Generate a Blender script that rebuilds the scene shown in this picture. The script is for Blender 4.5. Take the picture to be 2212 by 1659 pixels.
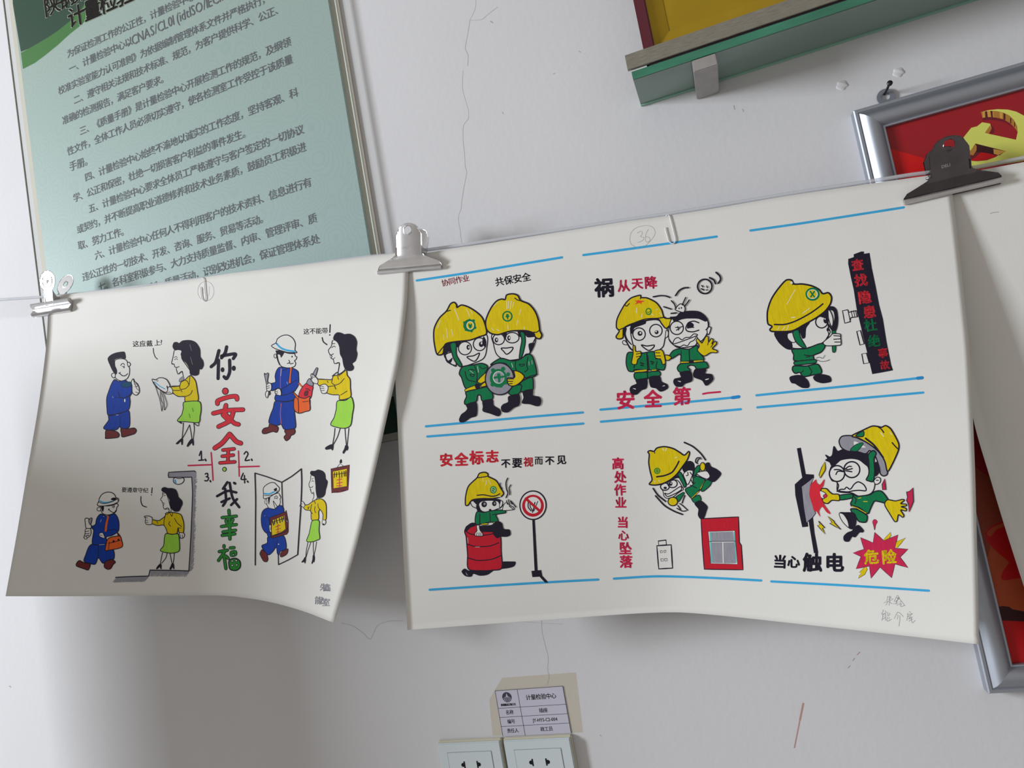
import bpy, bmesh, math, random
import numpy as np
from mathutils import Vector, Matrix
from mathutils.geometry import delaunay_2d_cdt

for _o in list(bpy.data.objects): bpy.data.objects.remove(_o)
SC = bpy.context.scene
COL = SC.collection

# ------------------------------------------------------------------ camera
# rows: camera right, down, forward in world axes (x along the wall, y into the wall, z up)
CR = np.array([[0.935678275, 0.304668970, -0.177997147],
               [-0.195280806, 0.026966230, -0.980376575],
               [-0.293890409, 0.952076489, 0.084727717]])
FPX = 1487.40; CX, CY = 1106.0, 829.5
CAM = np.array([0.0, -0.82, 0.0])
cd = bpy.data.cameras.new('camera'); co = bpy.data.objects.new('camera', cd); COL.objects.link(co)
cd.sensor_fit = 'HORIZONTAL'; cd.sensor_width = 36.0; cd.lens = 36.0 * FPX / 2212.0; cd.clip_start = 0.02
m = Matrix(((CR[0][0], -CR[1][0], -CR[2][0], CAM[0]), (CR[0][1], -CR[1][1], -CR[2][1], CAM[1]),
            (CR[0][2], -CR[1][2], -CR[2][2], CAM[2]), (0, 0, 0, 1)))
co.matrix_world = m
cd.dof.use_dof = False
SC.camera = co

# ------------------------------------------------------------------ world, lights, exposure
W = bpy.data.worlds.new('room_light'); SC.world = W; W.use_nodes = True
bg = W.node_tree.nodes['Background']; bg.inputs[0].default_value = (1.0, 0.95, 0.89, 1); bg.inputs[1].default_value = 0.37
def area(name, loc, target, sx, sy, power, col):
    l = bpy.data.lights.new(name, 'AREA'); l.shape = 'RECTANGLE'; l.size = sx; l.size_y = sy; l.energy = power; l.color = col
    o = bpy.data.objects.new(name, l); COL.objects.link(o); o.location = loc
    o.rotation_euler = (Vector(target) - Vector(loc)).to_track_quat('-Z', 'Y').to_euler()
    return o
area('window_daylight', (-4.0, -1.9, 1.0), (-0.3, 0, 0), 0.75, 1.1, 222, (0.90, 0.95, 1.0))
SC.view_settings.view_transform = 'Standard'; SC.view_settings.look = 'None'
SC.view_settings.exposure = 0.0; SC.view_settings.gamma = 1.0; SC.view_settings.use_curve_mapping = False

# ------------------------------------------------------------------ materials
def lin(h):
    r = [int(h[i:i + 2], 16) / 255 for i in (0, 2, 4)]
    return tuple((c / 12.92 if c <= 0.04045 else ((c + 0.055) / 1.055) ** 2.4) for c in r) + (1,)
def mat(name, col, rough=0.6, metal=0.0, spec=0.3, noise=0.0, scale=40.0, stretch=None, bump=0.0, bscale=200.0, sheen=None, coat=0.0):
    m = bpy.data.materials.new(name); m.use_nodes = True; nt = m.node_tree; b = nt.nodes['Principled BSDF']
    b.inputs['Base Color'].default_value = lin(col); b.inputs['Roughness'].default_value = rough
    b.inputs['Metallic'].default_value = metal; b.inputs['Specular IOR Level'].default_value = spec
    b.inputs['Coat Weight'].default_value = coat
    if noise or bump:
        g = nt.nodes.new('ShaderNodeNewGeometry')
        mp = nt.nodes.new('ShaderNodeMapping'); nt.links.new(g.outputs['Position'], mp.inputs[0])
        if stretch:
            mp.inputs['Rotation'].default_value = stretch[0]; mp.inputs['Scale'].default_value = stretch[1]
    if noise:
        n = nt.nodes.new('ShaderNodeTexNoise'); n.inputs['Scale'].default_value = scale; n.inputs['Detail'].default_value = 4
        nt.links.new(mp.outputs[0], n.inputs['Vector'])
        r = nt.nodes.new('ShaderNodeMapRange'); r.inputs[1].default_value = 0.3; r.inputs[2].default_value = 0.7
        r.inputs[3].default_value = 1 - noise; r.inputs[4].default_value = 1 + noise
        nt.links.new(n.outputs['Fac'], r.inputs[0])
        v = nt.nodes.new('ShaderNodeHueSaturation'); v.inputs['Color'].default_value = lin(col)
        nt.links.new(r.outputs[0], v.inputs['Value']); nt.links.new(v.outputs[0], b.inputs['Base Color'])
    if bump:
        n2 = nt.nodes.new('ShaderNodeTexNoise'); n2.inputs['Scale'].default_value = bscale; n2.inputs['Detail'].default_value = 5
        nt.links.new(mp.outputs[0], n2.inputs['Vector'])
        bp = nt.nodes.new('ShaderNodeBump'); bp.inputs['Strength'].default_value = bump; bp.inputs['Distance'].default_value = 0.002
        nt.links.new(n2.outputs['Fac'], bp.inputs['Height']); nt.links.new(bp.outputs[0], b.inputs['Normal'])
    return m
MK = ((0, 0.35, 0), (12, 1, 1.4))      # marker streaks run down the sheet
INK = {
 'K': mat('black_marker', '221e2c', 0.55, noise=0.12, scale=60, stretch=MK),
 'k': mat('black_print', '4a4852', 0.6),
 'y': mat('yellow_marker', 'd6bd12', 0.6, noise=0.10, scale=55, stretch=MK),
 'g': mat('green_marker', '127347', 0.6, noise=0.10, scale=50, stretch=MK),
 'h': mat('leaf_green_marker', '2e8534', 0.6, noise=0.12, scale=50, stretch=MK),
 'r': mat('red_marker', 'd2303c', 0.6, noise=0.07, scale=50, stretch=MK),
 'R': mat('crimson_marker', 'c4284e', 0.6, noise=0.08, scale=50, stretch=MK),
 'D': mat('scarlet_marker', 'd02c3a', 0.6, noise=0.06, scale=50, stretch=MK),
 'd': mat('drum_red_marker', 'bd1f30', 0.6, noise=0.06, scale=50, stretch=MK),
 't': mat('orange_red_marker', 'e04a28', 0.6),
 'b': mat('blue_marker', '173c9c', 0.6, noise=0.12, scale=60, stretch=MK),
 'n': mat('brown_marker', '6b2b2d', 0.6, noise=0.08, scale=50, stretch=MK),
 'G': mat('lime_marker', '98d048', 0.6, noise=0.05, scale=40, stretch=MK),
 'o': mat('orange_marker', 'e0622c', 0.6, noise=0.06, scale=50, stretch=MK),
 's': mat('grey_marker', '92909a', 0.6, noise=0.10, scale=70, stretch=MK),
 'c': mat('sky_blue_marker', '3ea4d6', 0.6, noise=0.05, scale=90),
 'C': mat('deep_sky_marker', '2b86c8', 0.6),
 'q': mat('teal_blue_marker', '124a6c', 0.6),
 'a': mat('teal_marker', '5fb9b4', 0.6),
 'P': mat('pencil_line', '8c8a92', 0.6),
}
for _m in INK.values():
    _b = _m.node_tree.nodes['Principled BSDF']; _b.inputs['Specular IOR Level'].default_value = 0.12; _b.inputs['Roughness'].default_value = 0.7
M_paper = mat('drawing_paper', 'dddbd7', 0.75, spec=0.2, noise=0.010, scale=25, bump=0.06, bscale=900)
INK['w'] = M_paper; INK['L'] = M_paper

# ------------------------------------------------------------------ picture rays and depth of each surface
def unproj(px, py, off):
    """points at distance off in front of the wall plane, seen at the given directions"""
    px = np.asarray(px, float); py = np.asarray(py, float); off = np.broadcast_to(np.asarray(off, float), px.shape)
    v = np.stack([(px - CX) / FPX, (py - CY) / FPX, np.ones_like(px)], -1) @ CR
    t = (-off - CAM[1]) / v[..., 1]
    return CAM + v * t[..., None]
def W3(px, py, off=0.0): return Vector(unproj(px, py, off).tolist())
def sheet_left(px, py):
    u = (px - 100) / 780; v = np.clip((py - (636 - 0.118 * (px - 115))) / 700, -0.05, 1.1)
    v = np.maximum(v, 0)
    L = np.clip((0.52 - u) / 0.52, 0, 2); R = np.clip((u - 0.52) / 0.40, 0, 2)
    return 0.05 + v ** 1.1 * (0.008 + 0.054 * L ** 2 + 0.056 * R ** 2)
def sheet_right(px, py):
    u = (px - 850) / 1250; v = np.clip((py - (552 - 0.150 * (px - 880))) / (815 + 0.15 * (px - 880)), 0, 1.1)
    L = np.clip((0.48 - u) / 0.48, 0, 2); R = np.clip((u - 0.48) / 0.52, 0, 2)
    return 0.049 + v * (0.010 + 0.068 * L ** 2 / (L + 0.35) + 0.057 * R ** 2 / (R + 0.35))
def sheet_far(px, py):
    v = np.clip((py - 395) / 1000, 0, 1.3)
    return 0.0475 - 0.010 * v + 0.02 * np.clip(v, 0, 2) ** 2 * np.clip((px - 2150) / 400, 0, 1)
def flat(off): return lambda px, py: np.full(np.shape(px), off)

# ------------------------------------------------------------------ object helpers
def link(name, me, parent=None, mats=()):
    o = bpy.data.objects.new(name, me); COL.objects.link(o)
    for mm in mats: me.materials.append(mm)
    if parent is not None: o.parent = parent
    return o
def root_world(o):
    v = Vector((0, 0, 0))
    while o is not None: v = v + o.location; o = o.parent
    return v
def tag(o, label=None, cat=None, group=None, kind=None):
    if label: o['label'] = label
    if cat: o['category'] = cat
    if group: o['group'] = group
    if kind: o['kind'] = kind
    return o
def thing(name, loc, label, cat, group=None):
    o = bpy.data.objects.new(name, None); COL.objects.link(o); o.location = loc; o.empty_display_size = 0.02
    return tag(o, label, cat, group)
def mesh_obj(name, V, F, mats, parent=None, mi=None, smooth=False):
    """V in world space; stored relative to the parent chain"""
    off = root_world(parent) if parent is not None else Vector((0, 0, 0))
    me = bpy.data.meshes.new(name)
    me.from_pydata([(v[0] - off.x, v[1] - off.y, v[2] - off.z) for v in V], [], F)
    o = link(name, me, parent, mats)
    if mi is not None: me.polygons.foreach_set('material_index', mi)
    if smooth: me.polygons.foreach_set('use_smooth', [True] * len(me.polygons))
    me.update()
    return o
def own_origin(o):
    me = o.data
    c = Vector((0, 0, 0))
    for v in me.vertices: c += v.co
    c /= max(1, len(me.vertices))
    me.transform(Matrix.Translation(-c)); o.location = o.location + c
    return o

class Draw:
    """collects flat coloured shapes given in picture coordinates on one surface"""
    order = 0
    def __init__(s, surf, base=0.00012):
        s.surf = surf; s.base = base; s.P = []; s.O = []; s.F = []; s.M = []; s.mats = []
    def mi(s, c):
        m = INK[c] if isinstance(c, str) else c
        if m not in s.mats: s.mats.append(m)
        return s.mats.index(m)
    def add(s, pts, faces, c):
        b = len(s.P); z = s.base + Draw.order * 4.5e-6; k = s.mi(c)
        s.P += [(p[0], p[1]) for p in pts]; s.O += [z] * len(pts)
        s.F += [tuple(i + b for i in f) for f in faces]; s.M += [k] * len(faces)
    def ribbon(s, pts, w, c, closed=False, cap=True):
        p = np.array(pts, float)
        if len(p) < 2: return
        keep = [0] + [i for i in range(1, len(p)) if np.hypot(*(p[i] - p[i - 1])) > 0.05]
        p = p[keep]
        if len(p) < 2: return
        if closed and np.hypot(*(p[0] - p[-1])) < 0.05: p = p[:-1]
        n = len(p)
        if closed: d = np.roll(p, -1, 0) - np.roll(p, 1, 0)
        else:
            d = np.empty_like(p); d[1:-1] = p[2:] - p[:-2]; d[0] = p[1] - p[0]; d[-1] = p[-1] - p[-2]
        L = np.hypot(d[:, 0], d[:, 1]); L[L < 1e-6] = 1; d = d / L[:, None]
        nn = np.stack([-d[:, 1], d[:, 0]], 1) * (w / 2)
        a = p + nn; b = p - nn
        if w > 3.2:
            V = [tuple(x) for x in np.concatenate([a, b, p])]
            F = [(i, i + 2 * n, i + 2 * n + 1, i + 1) for i in range(n - 1)] + [(i + 2 * n, i + n, i + n + 1, i + 2 * n + 1) for i in range(n - 1)]
            if closed: F += [(n - 1, 3 * n - 1, 2 * n, 0), (3 * n - 1, 2 * n - 1, n, 2 * n)]
        else:
            V = [tuple(x) for x in np.concatenate([a, b])]
            F = [(i, i + n, i + n + 1, i + 1) for i in range(n - 1)]
            if closed: F.append((n - 1, 2 * n - 1, n, 0))
        if closed: pass
        elif cap and w > 0.9:
            for q, e, sgn in ((0, -d[0], 1), (n - 1, d[-1], -1)):
                k = len(V); base = nn[q]
                ring = []
                for t in (0.5, 1.0, 1.5):
                    an = t * math.pi / 2
                    ring.append(len(V)); V.append(tuple(p[q] + base * math.cos(an) + e * (w / 2) * math.sin(an)))
                F.append((q, *ring, q + n) if sgn > 0 else (q + n, *ring[::-1], q))
        s.add(V, F, c)
    def fill(s, pts, c, step=6):
        p = [tuple(map(float, q)) for q in pts]
        q = [p[0]]
        for a in p[1:]:
            if math.hypot(a[0] - q[-1][0], a[1] - q[-1][1]) > 0.15: q.append(a)
        if math.hypot(q[0][0] - q[-1][0], q[0][1] - q[-1][1]) < 0.15: q.pop()
        n = len(q)
        if n < 3: return
        A = np.array(q); lo = A.min(0); hi = A.max(0)
        V = [Vector(a) for a in q]
        if max(hi - lo) > step * 1.3:
            for x in np.arange(lo[0] + step / 2, hi[0], step):
                for y in np.arange(lo[1] + step / 2, hi[1], step):
                    ins = False; j = n - 1
                    for i in range(n):
                        if (A[i, 1] > y) != (A[j, 1] > y) and x < (A[j, 0] - A[i, 0]) * (y - A[i, 1]) / (A[j, 1] - A[i, 1]) + A[i, 0]: ins = not ins
                        j = i
                    if ins and np.min(np.hypot(A[:, 0] - x, A[:, 1] - y)) > step * 0.3: V.append(Vector((x, y)))
        r = delaunay_2d_cdt(V, [], [list(range(n))], 1, 1e-4)
        s.add([tuple(v) for v in r[0]], [tuple(f) for f in r[2]], c)
    def build(s, name, parent, label=None):
        if not s.P: return None
        P = np.array(s.P); off = s.surf(P[:, 0], P[:, 1]) + np.array(s.O)
        o = mesh_obj(name, unproj(P[:, 0], P[:, 1], off).tolist(), s.F, s.mats, parent, s.M)
        if label: o['label'] = label
        return o

def smooth_pts(p, closed, step):
    p = np.array(p, float); n = len(p)
    if n < 3 and not closed:
        k = max(2, int(np.hypot(*(p[-1] - p[0])) / max(step * 3, 6)) + 1)
        return [tuple(p[0] + (p[-1] - p[0]) * t) for t in np.linspace(0, 1, k)]
    out = []
    seg = n if closed else n - 1
    for i in range(seg):
        p1 = p[i]; p2 = p[(i + 1) % n]
        p0 = p[(i - 1) % n] if closed or i > 0 else 2 * p1 - p2
        p3 = p[(i + 2) % n] if closed or i + 2 < n else 2 * p2 - p1
        k = max(1, min(30, int(round(np.hypot(*(p2 - p1)) / step))))
        for j in range(k):
            t = j / k; T = 0.5; t2 = t * t; t3 = t2 * t
            m1 = (p2 - p0) * T * 0.9; m2 = (p3 - p1) * T * 0.9
            L = np.hypot(*(p2 - p1)) + 1e-9
            for mm in (m1, m2):
                q = np.hypot(*mm)
                if q > L: mm *= L / q
            out.append(tuple((2 * t3 - 3 * t2 + 1) * p1 + (t3 - 2 * t2 + t) * m1 + (-2 * t3 + 3 * t2) * p2 + (t3 - t2) * m2))
    if not closed: out.append(tuple(p[-1]))
    return out
def dense(p, closed, step=12):
    p = [np.array(q, float) for q in p]; out = []
    n = len(p)
    for i in range(n if closed else n - 1):
        a = p[i]; b = p[(i + 1) % n]; k = max(1, int(np.hypot(*(b - a)) / step))
        out += [tuple(a + (b - a) * j / k) for j in range(k)]
    if not closed: out.append(tuple(p[-1]))
    return out

# ------------------------------------------------------------------ glyph outlines from Blender's own built-in font
_g = {}
def glyph(ch, bold=0.0, res=2):
    bold = 0.0
    key = (ch, bold)
    if key in _g: return _g[key]
    cu = bpy.data.curves.new('g', 'FONT'); cu.body = ch; cu.size = 1; cu.resolution_u = res; cu.offset = bold
    cu.align_x = 'LEFT'
    o = bpy.data.objects.new('g', cu); COL.objects.link(o)
    dg = bpy.context.evaluated_depsgraph_get()
    oe = o.evaluated_get(dg); me = oe.to_mesh()
    V = np.array([v.co[:2] for v in me.vertices]) if len(me.vertices) else np.zeros((0, 2))
    F = [tuple(p.vertices) for p in me.polygons]
    oe.to_mesh_clear(); bpy.data.objects.remove(o); bpy.data.curves.remove(cu)
    if len(V):
        lo = V.min(0); hi = V.max(0)
    else: lo = hi = np.zeros(2)
    _g[key] = (V, F, lo, hi)
    return _g[key]
_em = {}
def em_metrics():
    if not _em:
        V, F, lo, hi = glyph('国')
        _em['c'] = (lo + hi) / 2; _em['s'] = max(hi - lo)
    return _em['c'], _em['s']
def put_glyph(d, ch, cx, cy, h, rot, c, bold=0.0, wide=1.0):
    V, F, lo, hi = glyph(ch)
    if not len(V): return
    ctr, s = em_metrics()
    if bold > 0:
        n = len(V); k = 6; r = bold / 100.0
        F = [tuple(i + n * q for i in f) for q in range(k) for f in F]
        V = np.concatenate([V + np.array([math.cos(q * math.pi / 3), math.sin(q * math.pi / 3)]) * r for q in range(k)])
    if ord(ch) < 0x2000: ctr = (lo + hi) / 2; 
    q = (V - ctr) / s * h * 0.92
    q[:, 0] *= wide
    a = math.radians(rot); ca, sa = math.cos(a), math.sin(a)
    X = cx + q[:, 0] * ca - q[:, 1] * sa * 1.0; Y = cy - (q[:, 0] * sa + q[:, 1] * ca)
    d.add(list(zip(X, Y)), F, c)

FRESH = {'caption_lettering', 'danger_burst', 'no_smoking_sign', 'red_building', 'small_building', 'signature', 'pencil_number', 'award_drawing', 'divider_mark', 'slogan_pillar'}
SPLIT = {'shoe', 'boot', 'glove', 'hand', 'bracket', 'trousers', 'bolt'}
def run_dsl(text, surf, parent):
    part = None; sub = None; d = None; x0 = y0 = 0; sc = 1; name = label = None; made = []
    def flush():
        nonlocal d, part
        if d is not None and d.P:
            if part is None:
                part = d.build(name, parent, label)
            else: d.build(sub or 'linework', part)
        d = None
    for ln in text.strip().split('\n'):
        ln = ln.strip()
        if not ln: continue
        if ln[0] == '@':
            flush(); part = None; sub = None
            head, _, label = ln[1:].partition(';'); label = label.strip() or None
            f = head.split(); name = f[0]; q = (x0, y0); x0, y0, sc = map(float, f[1:4]); d = Draw(surf)
            if (x0, y0) != q or name in FRESH: Draw.order = 14
            continue
        if ln[0] == '#':
            if d.P or part is not None:          # the first section is the figure's own mesh, later ones its sub-parts
                flush()
                sub = ln[1:].strip()
            d = Draw(surf); continue
        f = ln.split(); k = f[0]
        Draw.order += 1
        P = lambda a: [(x0 + float(q.split(',')[0]) / sc, y0 + float(q.split(',')[1]) / sc) for q in a]
        WK = 1.5 if sc > 1.5 else 1.0     # felt-tip outlines
        if (k in 'fF' and sub in SPLIT and part is not None and float(f[2]) > 0 and d.P) or (name in ('ruled_line', 'motion_mark', 'hot_sparks') and sub is None and d.P) or (sub == 'motion_mark' and part is not None and d.P):
            if part is None: d.build(name, parent, label)
            else: d.build(sub, part)
            d = Draw(surf)
        if k in 'fF':
            c = f[1]; w = float(f[2]) / sc * WK; pts = P(f[3:])
            pts = smooth_pts(pts, True, 2.2) if k == 'f' else dense(pts, True)
            d.fill(pts, c); Draw.order += 1
            if w > 0: d.ribbon(pts, w, 'K', True)
        elif k in 'lL':
            c = f[1]
            if c in 'L' : c = 'w'
            w = float(f[2]) / sc * (WK if c == 'K' and float(f[2]) < 14 else 1.15 if sc > 1.5 else 1.0); pts = P(f[3:])
            pts = smooth_pts(pts, False, 2.2 if sc > 1.5 else 14) if k == 'l' else dense(pts, False)
            d.ribbon(pts, w, c)
        elif k == 'e':
            cx, cy, rx, ry = (float(v) / sc for v in f[2:6]); n = max(10, min(40, int(max(rx, ry) * 2.2)))
            pts = [(x0 + cx + rx * math.cos(t * 2 * math.pi / n), y0 + cy + ry * math.sin(t * 2 * math.pi / n)) for t in range(n)]
            d.fill(pts, f[1]); Draw.order += 1
            if len(f) > 6: d.ribbon(pts, float(f[7]) / sc * 1.4, f[6], True)
        elif k == 'o':
            w, cx, cy, rx, ry = (float(v) / sc for v in f[2:7]); w *= 1.4; n = max(12, min(48, int(max(rx, ry) * 2.2)))
            pts = [(x0 + cx + rx * math.cos(t * 2 * math.pi / n), y0 + cy + ry * math.sin(t * 2 * math.pi / n)) for t in range(n)]
            d.ribbon(pts, w, f[1], True)
        elif k == 's':
            w = float(f[2]) / sc; ow = float(f[4]) / sc
            strokes = [P(q.split()) for q in ' '.join(f[5:]).split('|')]
            strokes = [smooth_pts(q, False, 2.0) for q in strokes]
            if ow > 0:
                for q in strokes: d.ribbon(q, w + 2 * ow, f[3])
                Draw.order += 1
            for q in strokes: d.ribbon(q, w, f[1])
        elif k == 'h':      # loose diagonal hatching between two points
            c = f[1]; w = float(f[2]) / sc; (ax, ay), (bx, by) = P(f[3:5]); dx, dy = (float(v) / sc for v in f[5].split(',')); n = int(f[6]); rn = random.Random(n)
            for i in range(n):
                t = (i + rn.uniform(-.3, .3)) / n; k_ = rn.uniform(.7, 1.15); X = ax + (bx - ax) * t; Y = ay + (by - ay) * t
                d.ribbon([(X, Y), (X + dx * k_, Y + dy * k_)], w, c)
        elif k == 't':
            h = float(f[2]) / sc; rot = float(f[3]); (ax, ay), (bx, by) = P(f[4:6]); s_ = f[6]
            n = len(s_)
            big = {'K': 4.0, 'R': 3.5, 'D': 4.0, 'y': 3.5, 'r': 3.5, 'g': 3.0}.get(f[1], 0.0)
            if f[1] == 's': big = 0.0
            if h < 15.5: big = 0.5
            elif h < 19: big = 1.6
            elif h < 24: big = 2.8
            for i, ch in enumerate(s_):
                t = i / (n - 1) if n > 1 else 0
                put_glyph(d, ch, ax + (bx - ax) * t, ay + (by - ay) * t, h, rot, f[1] if f[1] != 's' else 'P', big)
    flush()

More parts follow.
